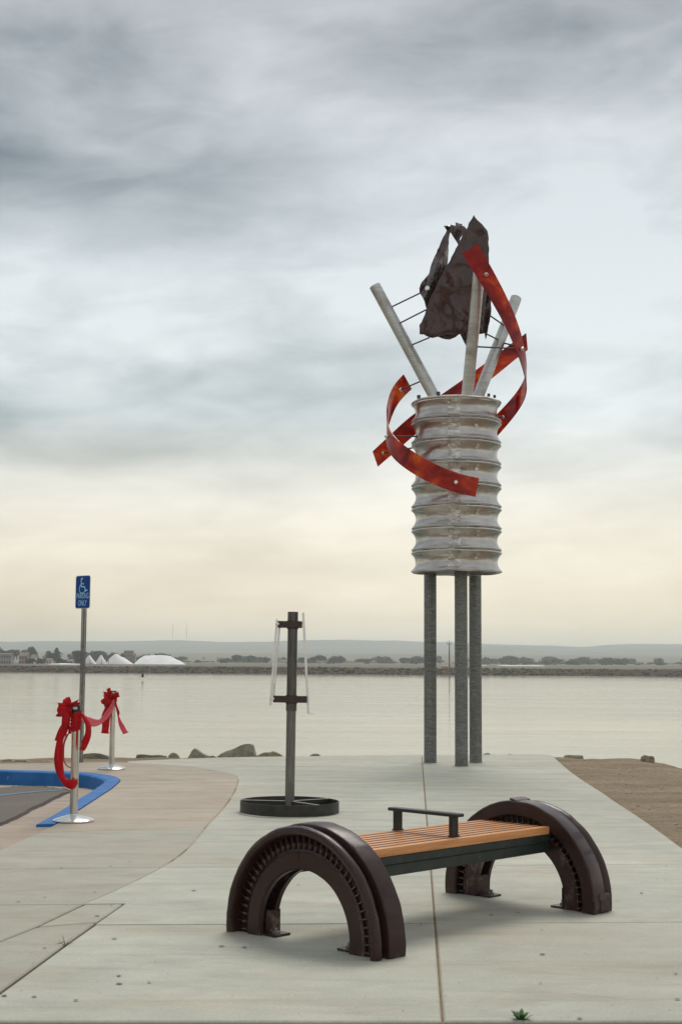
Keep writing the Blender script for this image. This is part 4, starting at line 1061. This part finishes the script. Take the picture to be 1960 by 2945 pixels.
sw = strip_edges('ribbon_swag', [(a, b, ty(a) + .02, c, d, ty(c) - .02) for a, b, c, d in sw_rows], M['pink'], None, mid, seed=25, puff=.03, wr=.01)
sw.location = mid; tag(sw, 'sheer pinkish red ribbon hanging in a curve between the two stanchions', 'ribbon')
fold = strip_edges('ribbon_fold', [(970, 572, ty(970) - .03, 1020, 545, ty(1020) - .05), (1040, 490, ty(1040) - .03, 1085, 500, ty(1085) - .05), (1110, 400, ty(1110) - .03, 1150, 420, ty(1150) - .05), (1170, 305, ty(1170) - .03, 1205, 330, ty(1205) - .05), (1215, 212, ty(1215) - .03, 1240, 225, ty(1240) - .05)], M['red'], sw, mid, seed=26, puff=.01)

# ------------------------------------------------------------------ boulders along the edge
PROF = {'wedge': [(0, .02), (.12, .30), (.3, .52), (.5, .72), (.68, .93), (.8, 1), (.92, .93), (.985, .6), (1, .1)], 'peak': [(0, .05), (.1, .25), (.2, .8), (.3, 1), (.42, .86), (.6, .5), (.8, .3), (1, .05)],
        'flat': [(0, .3), (.06, .88), (.2, 1), (.5, .86), (.75, .9), (.93, .8), (1, .25)], 'low': [(0, .05), (.2, .55), (.35, .8), (.5, .74), (.62, 1), (.8, .65), (1, .1)], 'round': [(0, .1), (.15, .7), (.4, 1), (.7, .9), (.9, .5), (1, .05)],
        'slope': [(0, .4), (.1, .85), (.3, 1), (.55, .95), (.75, .7), (.9, .35), (1, .05)]}
def boulder(x0, x1, ytop, ybot, Y, mat, seed, label, shape='round', deep=.6):
    c = W((x0 + x1) / 2, ybot, Y); h = W((x0 + x1) / 2, ytop, Y).z - c.z; sx = (x1 - x0) / FPX * Y / 2; P = PROF[shape]; off = Vector((seed * 7.3, seed * 3.1, seed))
    def pf(u):
        for (a, p), (b, q) in zip(P, P[1:]):
            if u <= b: return p + (q - p) * (u - a) / (b - a)
        return P[-1][1]
    bm = bmesh.new(); bmesh.ops.create_icosphere(bm, subdivisions=4, radius=1)
    for v in bm.verts:
        d = v.co.normalized(); q = d * (1.0 + .0 * d.x)
        m_ = max(abs(d.x), abs(d.y) * .9, abs(d.z) * .8); q = d.lerp(d / m_, .55)           # blocky
        u = max(0.0, min(1.0, (q.x + 1) / 2)); top = pf(u)
        cell = noise.voronoi(Vector((q.x * 1.5, q.y * 1.8, q.z * 1.8)) + off)[0]
        cr = (cell[1] - cell[0]) * .10 + .09 * noise.noise(q * 2.3 + off) + .035 * noise.noise(q * 7 + off)
        zz = max(-1, q.z); slant = 1 - .28 * (q.y + 1) * (noise.noise(off) + .4)
        z = h * top * (min(1.0, zz * 1.25) + cr) * (slant if zz > 0 else 1) if zz > 0 else zz * .4
        v.co = Vector((q.x * sx * 1.08 * (1 + cr * .25), q.y * sx * deep * (1 + cr), z))
    hi = max(v.co.z for v in bm.verts)
    for v in bm.verts:
        if v.co.z > 0: v.co.z *= h / hi
    o = sharp_smooth(bm_obj('boulder', bm, mat), 24); o.location = (c.x, Y, c.z)
    tag(o, label, 'boulder', 'boulders along the water edge'); return o
BO = [
    (239, 330, 2164, 2189, 20.6, 'rock_dark', 1, 'dark brown boulder between the sign post and the farther stanchion', 'slope', .6),
    (320, 372, 2177, 2189, 20.9, 'rock_dark', 2, 'small low dark rock right of the farther stanchion base', 'low', .6),
    (392, 480, 2168, 2188, 21.0, 'rock_dark', 3, 'long flat-topped dark boulder left of the pointed rock', 'flat', .6),
    (483, 517, 2164, 2184, 21.6, 'rock', 4, 'small rounded grey rock beside the flat-topped boulder', 'round', .6),
    (541, 610, 2151, 2182, 21.3, 'rock', 5, 'pointed grey boulder like a small peak', 'peak', .6),
    (585, 628, 2172, 2181, 21.2, 'rock_tan', 6, 'low brown rock at the foot of the pointed boulder', 'low', .6),
    (625, 733, 2137, 2180, 21.5, 'rock', 7, 'largest green-grey slanting boulder left of the steel stand', 'wedge', .6),
    (735, 815, 2159, 2178, 21.5, 'rock_tan', 8, 'broad low tan rock just left of the steel stand', 'low', .6),
    (891, 922, 2167, 2175, 21.7, 'rock', 9, 'tiny rounded rock right of the steel stand', 'round', .6),
    (0, 46, 2182, 2195, 19.9, 'rock_tan', 10, 'low brown rock at the far left of the water edge', 'low', .6),
    (40, 88, 2185, 2195, 19.9, 'rock_dark', 11, 'low dark rock second from the left of the water edge', 'round', .6),
    (100, 165, 2187, 2195, 19.9, 'rock_tan', 12, 'flat brown rock behind the nearer stanchion', 'low', .6),
    (1385, 1412, 2165, 2174, 21.9, 'rock_dark', 13, 'small dark rock right of the sculpture columns', 'low', .6),
    (1455, 1475, 2168, 2174, 22.0, 'rock_dark', 17, 'tiny dark rock farther right of the sculpture columns', 'round', .6),
    (1622, 1674, 2170, 2178, 21.6, 'rock', 14, 'flat grey rock at the corner of the earth bank', 'flat', .6),
    (1842, 1879, 2171, 2198, 20.9, 'rock_dark', 15, 'dark angular boulder at the right end of the earth bank', 'flat', .9),
    (1935, 1975, 2208, 2222, 20.4, 'rock_dark', 16, 'dark boulder cut by the right edge', 'round', .6),
]
for b in BO: boulder(b[0], b[1], b[2], b[3], b[4], M[b[5]], *b[6:])
def scatter(name, n, region, smin, smax, mat, seed, zf, flat=.6):
    rng = random.Random(seed); vs, fs = [], []; cnt = 0
    while cnt < n:
        p = region(rng)
        if p is None: continue
        cnt += 1
        s = smin + (smax - smin) * rng.random() ** 3; bm = rock_verts(rng, s * rng.uniform(.8, 1.5), s, s * flat, 1, .5); bm.verts.index_update(); b = len(vs)
        z = zf(p[0], p[1]); vs += [(p[0] + v.co.x, p[1] + v.co.y, z + v.co.z) for v in bm.verts]; fs += [[b + v.index for v in f.verts] for f in bm.faces]; bm.free()
    return mesh(name, vs, fs, mat)
PLP = xy(LINE2 + CURVE + FAR + RIGHT)
def reg_right(rng):
    p = (rng.uniform(2.4, 5.4), rng.uniform(10, 21)); return None if inside(p, PLP) else p
tag(scatter('gravel', 380, reg_right, .006, .034, M['pebble'], 4, land_z), 'small stones strewn over the earth bank', 'gravel', kind='stuff')
def reg_back(rng):
    x = rng.uniform(-5.5, 4.5); return (x, shore(x) + rng.uniform(.35, 1.8))
tag(scatter('rubble', 260, reg_back, .03, .16, M['rock_tan'], 6, land_z), 'loose rubble on the slope to the water', 'rubble', kind='stuff')
rng = random.Random(9); vs, fs = [], []
def chip(px, py, w):
    p = G(px, py); a = rng.uniform(0, 6.28); n = rng.randint(5, 7); b = len(vs)
    for k in range(n):
        t = 6.283 * k / n; r = w * rng.uniform(.6, 1.1); vs.append((p.x + r * math.cos(t + a), p.y + .8 * r * math.sin(t + a), .005))
    fs.append(list(range(b, b + n)))
zA, zB = Zr(1.6, 0, 2400), Zr(1.6, 980, 2400)
for (x, y) in [(85, 312), (207, 292), (205, 525), (525, 482), (160, 750), (20, 745), (510, 148), (600, 127), (890, 260), (550, 690), (348, 767), (1122, 522), (1018, 517), (283, 155), (545, 654), (686, 684), (447, 377), (1372, 233), (512, 328), (437, 268)]: chip(*zA(x, y), rng.uniform(.010, .019))
for (x, y) in [(368, 417), (692, 374), (812, 362), (923, 440), (928, 554), (917, 688), (1453, 206), (1490, 213), (1495, 146), (1268, 310), (705, 153), (1538, 644), (1382, 272), (1098, 851), (1545, 762)]: chip(*zB(x, y), rng.uniform(.009, .017))
for _ in range(150): chip(rng.uniform(0, 1900), 2250 + 680 * rng.random(), rng.uniform(.002, .006))
tag(mesh('litter', vs, fs, M['chip']), 'dark leaf scraps lying about on the concrete', 'litter', kind='stuff')

# weeds
def weed(px, py, n, size, mat, label, name='weed', up=.6, w=.18):
    p = G(px, py, -.015); e = empty(name, p); tag(e, label, 'weed'); rng = random.Random(int(px))
    for k in range(n):
        a = 6.283 * k / n + rng.uniform(-.3, .3); L_ = size * rng.uniform(.6, 1.1); d = Vector((math.cos(a), math.sin(a), 0)); s = Vector((-d.y, d.x, 0)); el = up * rng.uniform(.5, 1.3)
        vs, fs = [], []; m_ = 5
        for j in range(m_ + 1):
            t = j / m_; c = d * L_ * t + Vector((0, 0, L_ * el * (t - .45 * t * t))); ww = L_ * w * math.sin(math.pi * min(.98, .12 + t * .86)) * (1 + .35 * (j % 2))
            vs += [c + s * ww, c + Vector((0, 0, .15 * ww)), c - s * ww]
        for j in range(m_): b = 3 * j; fs += [(b, b + 3, b + 4, b + 1), (b + 1, b + 4, b + 5, b + 2)]
        o = mesh('leaf', vs, fs, mat, e, True)
weed(1497, 2942, 15, .046, M['weed'], 'small green weed at the bottom edge of the concrete', up=2.0)
weed(187, 2721, 18, .055, M['dry'], 'dry brown tuft growing from the slab joint', 'dry_tuft', 1.2, .05)
def front_grass():
    rng = random.Random(31); vs, fs = [], []
    for _ in range(5200):
        x = rng.uniform(-2.2, 2.2); y = 5.50 - rng.random() ** 1.5 * .7
        if fbm((x * 2.5, y * 2, 6)) < -.05 + .15 * (x > 0): continue
        h = rng.uniform(.006, .024) * (1.5 if x < -.4 else 1); a = rng.uniform(0, 6.28); b = len(vs); w = .0022
        lean = Vector((math.cos(a), math.sin(a), 0)) * h * .6
        vs += [(x - w, y, -.03), (x + w, y, -.03), (x + lean.x, y + lean.y, -.022 + h)]; fs.append((b, b + 1, b + 2))
    return mesh('grass', vs, fs, M['grass'])
tag(front_grass(), 'sparse dry grass along the near edge of the concrete', 'grass', kind='stuff')

# ------------------------------------------------------------------ far shore things
def bird():
    p = W(410, 1947, 205); e = empty('bird', p); tag(e, 'dark bird flying low over the water', 'bird')
    bm = bmesh.new(); add_tube(bm, [(-.30, 0, 0), (-.2, 0, .02), (0, 0, .03), (.2, 0, .01), (.36, 0, 0)], [.02, .05, .085, .06, .015], 8); sharp_smooth(bm_obj('body', bm, M['bird'], e), 60)
    for s in (-1, 1):
        mesh('wing', [(-.12, s * .05, .05), (.13, s * .05, .05), (.16, s * .28, .36), (.02, s * .55, .52), (-.10, s * .3, .34)], [(0, 1, 2, 4), (4, 2, 3)], M['bird'], e)
bird()
def pile(name, x0, x1, apex0, apex1, ytop, Y, label, ybase=1911):
    L_, Rr = W(x0, ybase, Y), W(x1, ybase, Y); a, b = W(apex0, ytop, Y), W(apex1, ytop, Y)
    cx = (L_.x + Rr.x) / 2; zb = -.7; H = a.z - zb; vs, fs = [], []; n, m_ = 48, 12
    for j in range(m_ + 1):
        t = j / m_
        for k in range(n):
            th = 2 * math.pi * k / n; c, s = math.cos(th), math.sin(th)
            base = Vector((cx + (Rr.x - L_.x) / 2 * c, (Rr.x - L_.x) * .33 * s)); top = Vector(((a.x + b.x) / 2 + (b.x - a.x) / 2 * c, 1.0 * s))
            q = base.lerp(top, t); zz = zb + H * (1 - (1 - t) ** 1.05) * (1 - .04 * t * t) + .55 * fbm((q.x * .22, q.y * .22, Y)) * (1 - t * .45)
            vs.append((q.x + .35 * fbm((q.y * .3, zz * .3, 2)) - cx, Y + q.y - Y, zz))
    for j in range(m_):
        for k in range(n): fs.append((j * n + k, j * n + (k + 1) % n, (j + 1) * n + (k + 1) % n, (j + 1) * n + k))
    fs.append([m_ * n + k for k in range(n)])
    o = mesh(name, vs, fs, M['salt'], None, True); o.location = (cx, Y, 0); tag(o, label, 'salt pile', 'white salt piles across the bay'); return o
pile('salt_pile', 238, 279, 257, 260, 1884.5, 560, 'leftmost small white salt cone right of the sign post')
pile('salt_pile', 272, 309, 291, 294, 1884.5, 566, 'second white salt cone from the sign post')
pile('salt_pile', 302, 388, 331, 334, 1879, 556, 'tall pointed white salt pile beside the brown tower')
pile('salt_pile', 384, 535, 417, 490, 1884, 562, 'widest flat-topped white salt pile')
pile('salt_pile', 130, 245, 165, 225, 1908, 500, 'very low pale salt ridge left of the sign post', 1913)
pile('salt_pile', 1422, 1574, 1432, 1560, 1913.5, 640, 'long low white salt ridge right of the columns', 1918)
pile('salt_pile', 1375, 1400, 1382, 1394, 1913, 650, 'short white salt ridge beside the right column', 1917)
def building(name, x0, x1, ytop, ybase, Y, mat, label, roof=.25, nwin=4, rows=1, group=None, cat='building', depth=None, roofmat='roof'):
    A, B = W(x0, ybase, Y), W(x1, ybase, Y); top = W((x0 + x1) / 2, ytop, Y).z; w = B.x - A.x; zb = min(A.z, flat_z(A.x, Y)) - .3; h = top - zb; d = depth or max(4, w * .6)
    e = empty(name, ((A.x + B.x) / 2, Y, zb)); tag(e, label, cat, group); hw = h * (1 - roof)
    box('wall', (0, 0, hw / 2), (w, d, hw), mat, e)
    if roof > 0:
        o = w * .53; q = d * .55
        mesh('roof', [(-o, -q, hw + .01), (o, -q, hw + .01), (o, q, hw + .01), (-o, q, hw + .01), (-o, 0, h), (o, 0, h)], [(0, 1, 5, 4), (2, 3, 4, 5), (0, 4, 3), (1, 2, 5), (3, 2, 1, 0)], M[roofmat], e)
    for r in range(rows):
        for k in range(nwin):
            x = -w / 2 + w * (k + .5) / nwin
            box('window', (x, -d / 2 - .02, hw * (r + .55) / rows), (w / nwin * .4, .08, hw / rows * .35), M['pane'], e)
    return e
building('tower_building', 358, 383, 1871, 1910, 640, M['brick'], 'brown tower building rising behind the salt piles', 0, 3, 4)
e = building('conveyor_house', 384, 390, 1878, 1910, 642, M['house2'], 'narrow grey shed against the brown tower', .2, 1, 2)
building('warehouse', 0, 36, 1879, 1908, 470, M['house2'], 'grey block building at the far left behind the levee', .08, 5, 2)
building('house', 58, 82, 1876, 1903, 520, M['brick'], 'brown house with white gable left of the sign post', .3, 3, 2)
hs = [(92, 104, 1882, 1903, 560, 'house3'), (136, 152, 1893, 1907, 540, 'house1'), (196, 212, 1896, 1908, 530, 'brick'), (40, 56, 1868, 1890, 720, 'house3')]
for i, (a, b, t_, bb, Y, m_) in enumerate(hs):
    building('house', a, b, t_, bb, Y, M[m_], ['white house among the trees left of the sign post', 'cream shed low among the left trees', 'small brown hut beside the sign post', 'white roofed house high among the left trees'][i], .35, 2, 1)
wh = [(805, 848, 1898, 1906, 980, 'house1', 'long cream shed behind the bright bar of the steel stand'), (905, 930, 1900, 1907, 960, 'house1', 'short cream shed right of the steel stand'), (985, 1022, 1900, 1907, 990, 'house1', 'cream warehouse midway between stand and sculpture'), (1028, 1046, 1893, 1903, 1060, 'house3', 'white square house between stand and sculpture'), (1055, 1120, 1900, 1908, 1000, 'house1', 'longest cream warehouse left of the sculpture columns'), (1480, 1508, 1906, 1915, 980, 'house3', 'white shed behind the long salt ridge'), (1605, 1620, 1911, 1919, 700, 'house3', 'small bright white hut on the marsh right of the columns'), (1646, 1658, 1913, 1919, 760, 'house3', 'smallest white hut on the right marsh'), (1700, 1750, 1911, 1917, 1000, 'house2', 'long grey shed among the right trees'), (1786, 1836, 1910, 1917, 1010, 'house3', 'long pale warehouse among the right trees'), (1870, 1905, 1910, 1917, 1000, 'house1', 'cream shed near the right edge'), (1920, 1950, 1910, 1918, 960, 'house3', 'white shed at the right edge')]
for a, b, t_, bb, Y, m_, lb in wh: building('shed', a, b, t_, bb, Y, M[m_], lb, .25, max(2, int((b - a) / 9)), 1)
mz = flat_z(0, 345)
def mast(px, ytop, ybase, Y, label, arms=True, rad=.14):
    p = W(px, ybase, Y); top = W(px, ytop, Y).z; e = empty('mast', (p.x, Y, p.z)); h = top - p.z; tag(e, label, 'mast')
    tube('pole', [(0, 0, -1), (0, 0, h * .55), (0, 0, h)], [rad, rad * .9, rad * .5], M['mast'], e, 8)
    if arms:
        box('cross_arm', (0, 0, h * .87), (4.2 * h / 6.7 * .27, .12, .10), M['mast'], e)
        for s in (-1, 1): box('antenna', (s * .5 * h / 6.7, 0, h * .92), (.07, .07, h * .12), M['mast'], e)
        for k in range(9): box('rung', (.16, 0, h * (.1 + .085 * k)), (.3, .08, .06), M['mast'], e)
mast(1291, 1842.6, 1921, 338, 'thin dark antenna mast seen between the sculpture columns')
building('hut', 1269.5, 1287.5, 1914.3, 1922.5, 336, M['shed'], 'small orange and white hut beside the antenna mast', .12, 3, 1, None, 'hut', 1.2, 'shed')
mast(497, 1796, 1836, 2900, 'faint left radio mast on the hill above the salt piles', False, .4)
mast(537, 1790, 1835, 2900, 'faint right radio mast on the hill above the salt piles', False, .4)
for i, (px, yt) in enumerate(((259, 1897), (293, 1896), (312, 1898))):
    mast(px, yt, 1912, 470, ['left', 'middle', 'right'][i] + ' of three thin poles before the salt cones', False, .1)

# trees
def far_wood():
    rng = random.Random(50); vs, fs = [], []
    for _ in range(15000):
        px = rng.uniform(420, 1990); Y = rng.uniform(1040, 1180)
        yb = 1911 + .004 * (px - 420); hh = 8 + 9 * fbm((px * .02, 3, 1)) + 5 * fbm((px * .09, 6, 2))
        if hh < 2: continue
        p = W(px, yb - hh * rng.random() ** 1.3, Y); s_ = rng.uniform(.3, .75); u, v = frame(Vector((rng.gauss(0, 1), rng.gauss(0, 1), rng.gauss(0, 1) + .6))); b = len(vs)
        vs += [p + u * s_, p + v * s_ * .8, p - u * s_, p - v * s_ * .8]; fs.append((b, b + 1, b + 2, b + 3))
    return mesh('far_wood', vs, fs, M['leaf2'])
tag(far_wood(), 'continuous blue-grey belt of bushes along the far shore', 'wood', kind='stuff')
ORD = ['first', 'second', 'third', 'fourth', 'fifth', 'sixth', 'seventh', 'eighth', 'ninth', 'tenth', 'eleventh', 'twelfth', 'thirteenth', 'fourteenth']
def crown_mesh(kind, seed):
    rng = random.Random(seed); vs, fs = [], []
    lobes = []
    if kind == 'round': lobes = [(Vector((rng.uniform(-.28, .28), rng.uniform(-.28, .28), rng.uniform(.38, .72))), rng.uniform(.22, .34)) for _ in range(8)]
    elif kind == 'broad': lobes = [(Vector((rng.uniform(-.55, .55), rng.uniform(-.4, .4), rng.uniform(.5, .78))), rng.uniform(.16, .28)) for _ in range(9)]
    elif kind == 'tall': lobes = [(Vector((rng.uniform(-.07, .07), rng.uniform(-.07, .07), .15 + .1 * k)), .19 - .016 * k) for k in range(9)]
    elif kind == 'bush': lobes = [(Vector((rng.uniform(-.7, .7), rng.uniform(-.3, .3), rng.uniform(.15, .6))), rng.uniform(.2, .34)) for _ in range(9)]
    for c, r in lobes:
        for _ in range(85):
            d = Vector((rng.gauss(0, 1), rng.gauss(0, 1), rng.gauss(0, 1))).normalized() * r * rng.uniform(.55, 1.08)
            p = c + Vector((d.x, d.y, d.z * .85)); s = rng.uniform(.04, .085)
            u, v = frame(Vector((rng.gauss(0, 1), rng.gauss(0, 1), rng.gauss(0, 1) + .6))); b = len(vs)
            vs += [p + u * s, p + v * s * .8, p - u * s, p - v * s * .8]; fs.append((b, b + 1, b + 2, b + 3))
    me = bpy.data.meshes.new('crown'); me.from_pydata([tuple(v) for v in vs], [], fs); return me
def palm_mesh(seed):
    rng = random.Random(seed); vs, fs = [], []
    for k in range(16):
        a = 6.283 * k / 16 + rng.uniform(-.2, .2); el = rng.uniform(-.5, .9); d = Vector((math.cos(a), math.sin(a), 0)); s = Vector((-d.y, d.x, 0)); pr = None
        for j in range(5):
            t = j / 4; c = Vector((0, 0, .9)) + d * .2 * t + Vector((0, 0, .2 * (el * t - .8 * t * t))); w = .022 * (1 - t * .8); b = len(vs); vs += [c + s * w, c - s * w]
            if j: fs.append((b - 2, b - 1, b + 1, b))
    me = bpy.data.meshes.new('crown'); me.from_pydata([tuple(v) for v in vs], [], fs); return me
PROT = {}
for kind, cnt in (('round', 3), ('broad', 3), ('tall', 2), ('bush', 2)):
    PROT[kind] = []
    for k in range(cnt):
        me = crown_mesh(kind, 40 + 7 * k + len(kind)); me.materials.append(M['leaf1'] if k != 1 else M['leaf2']); PROT[kind].append(me)
PROT['palm'] = [palm_mesh(3)]; PROT['palm'][0].materials.append(M['leaf1'])
bm = bmesh.new(); add_tube(bm, [(0, 0, -.1), (.01, 0, .3), (0, .01, .62)], [.045, .032, .014], 6)
for a in range(3): add_tube(bm, [(0, 0, .3), (.2 * math.cos(a * 2.1), .2 * math.sin(a * 2.1), .6)], [.02, .008], 5)
trunk_me = bpy.data.meshes.new('trunk'); bm.to_mesh(trunk_me); bm.free(); trunk_me.materials.append(M['bark'])
bm = bmesh.new(); add_tube(bm, [(0, 0, -.1), (.01, 0, .5), (0, 0, .9)], [.018, .014, .012], 6)
ptrunk_me = bpy.data.meshes.new('trunk'); bm.to_mesh(ptrunk_me); bm.free(); ptrunk_me.materials.append(M['bark'])
def tree(px, ytop, ybase, Y, kind, label, group=None, wf=1.0, seed=0, name='tree'):
    rng = random.Random(seed + int(px * 3)); p = W(px, ybase, Y); zb = p.z; h = (W(px, ytop, Y).z - zb)
    e = empty(name, (p.x, Y, zb), rng.uniform(0, 6.28)); e.scale = (h * wf, h * wf, h); tag(e, label, 'palm' if kind == 'palm' else 'tree', group)
    link(bpy.data.objects.new('crown', rng.choice(PROT[kind])), e); link(bpy.data.objects.new('trunk', ptrunk_me if kind == 'palm' else trunk_me), e)
rt = random.Random(77)
tree(228, 1868, 1902, 600, 'round', 'large dark round tree touching the sign post', None, 1.15)
tree(163, 1864, 1902, 640, 'tall', 'pointed dark conifer left of the sign post', None, 1.1)
tree(155, 1873, 1904, 610, 'round', 'dark round tree under the pointed conifer', None, 1.2)
tree(84, 1857, 1905, 700, 'broad', 'tallest spreading tree above the brown house', None, .9)
tree(10, 1858, 1905, 690, 'broad', 'spreading tree at the left edge of the photo', None, .9)
for i in range(26):
    x = rt.uniform(-10, 345); Y = rt.uniform(660, 860); t_ = 1866 + 12 * rt.random() + .02 * max(0, x - 200)
    tree(x, t_, 1906, Y, rt.choice(['round', 'broad', 'broad', 'bush']), 'blue-grey tree in the wood behind the houses and salt cones', 'wooded rise behind the salt works', rt.uniform(.8, 1.2), i)
for i, x in enumerate(sorted(rt.uniform(0, 230) for _ in range(14))):
    tree(x, 1892 + rt.uniform(-3, 4), 1908, rt.uniform(500, 600), 'bush', ORD[i] + ' low shrub from the left edge, among the houses before the wood', 'shrubs left of the salt piles', rt.uniform(1, 1.5), i, 'shrub')
for i, (x, t_) in enumerate(((395, 1884), (405, 1880), (418, 1876), (462, 1876), (475, 1879), (500, 1886))):
    tree(x, t_, 1910, 820, 'round', ORD[i] + ' round tree from the left above the flat-topped salt pile', 'trees behind the flat-topped salt pile', 1.1, 3)
big = [(682, 1881, 'round', 1.2), (722, 1883, 'round', 1.15), (768, 1888, 'round', 1.2), (868, 1889, 'round', 1.1), (918, 1884, 'broad', 1.0), (903, 1888, 'round', 1.1), (974, 1884, 'round', .9), (948, 1890, 'bush', 1.1), (1208, 1890, 'round', 1.2), (1190, 1894, 'bush', 1.2)]
lbs = ['first large tree left of the steel stand, dark and round', 'second large tree left of the steel stand', 'round tree nearest the steel stand on its left', 'round tree just right of the steel stand pole', 'wide tree right of the slanting bright bar', 'tree crowded against the wide tree right of the stand', 'tall narrow tree between stand and sculpture', 'low tree between the wide and the narrow tree', 'dark round tree just left of the sculpture columns', 'low bush left of the sculpture columns']
for (x, t_, k, wf), lb in zip(big, lbs): tree(x, t_, 1910, 820, k, lb, None, wf, 5)
for i in range(70):
    x = rt.uniform(500, 1260); tree(x, 1903 - 22 * rt.random() ** 2, 1912, rt.uniform(860, 1150), rt.choice(['round', 'bush', 'bush', 'broad']), 'small hazy tree in the line across the bay, left of the columns', 'tree line across the bay, middle', rt.uniform(1.0, 2.0), i)
for i in range(80):
    x = rt.uniform(1375, 1975); t_ = 1906 - 20 * rt.random() ** 2 - 6 * math.exp(-((x - 1615) / 40) ** 2) - 5 * math.exp(-((x - 1490) / 35) ** 2)
    tree(x, t_, 1915, rt.uniform(850, 1150), rt.choice(['round', 'bush', 'bush', 'broad']), 'small hazy tree in the line across the bay, right of the columns', 'tree line across the bay, right', rt.uniform(1.0, 2.0), i)
for i, x in enumerate(sorted(rt.choice([rt.uniform(545, 650), rt.uniform(1450, 1940)]) for _ in range(13))):
    tree(x, 1889 + .008 * (x - 500) + rt.uniform(-2, 3), 1912, 1000, 'palm', ORD[i] + ' slender hazy palm from the left above the far tree line', 'palms above the far tree line', 1.0, i, 'palm_tree')

# ------------------------------------------------------------------ haze over the bay
bm = bmesh.new(); add_box(bm, (0, 2600, 24.5), (10400, 5600, 65)); haze = bm_obj('haze', bm, None)
tag(haze, 'thin pale sea haze over the bay', 'haze', kind='stuff')
hm = bpy.data.materials.new('sea_haze'); hm.use_nodes = True; hn = hm.node_tree
for n in list(hn.nodes): hn.nodes.remove(n)
ho = hn.nodes.new('ShaderNodeOutputMaterial'); pv = hn.nodes.new('ShaderNodeVolumePrincipled')
pv.inputs['Color'].default_value = (.93, .985, .975, 1); pv.inputs['Density'].default_value = 3.3e-4; pv.inputs['Anisotropy'].default_value = 0.55
hn.links.new(pv.outputs[0], ho.inputs['Volume']); haze.data.materials.append(hm)
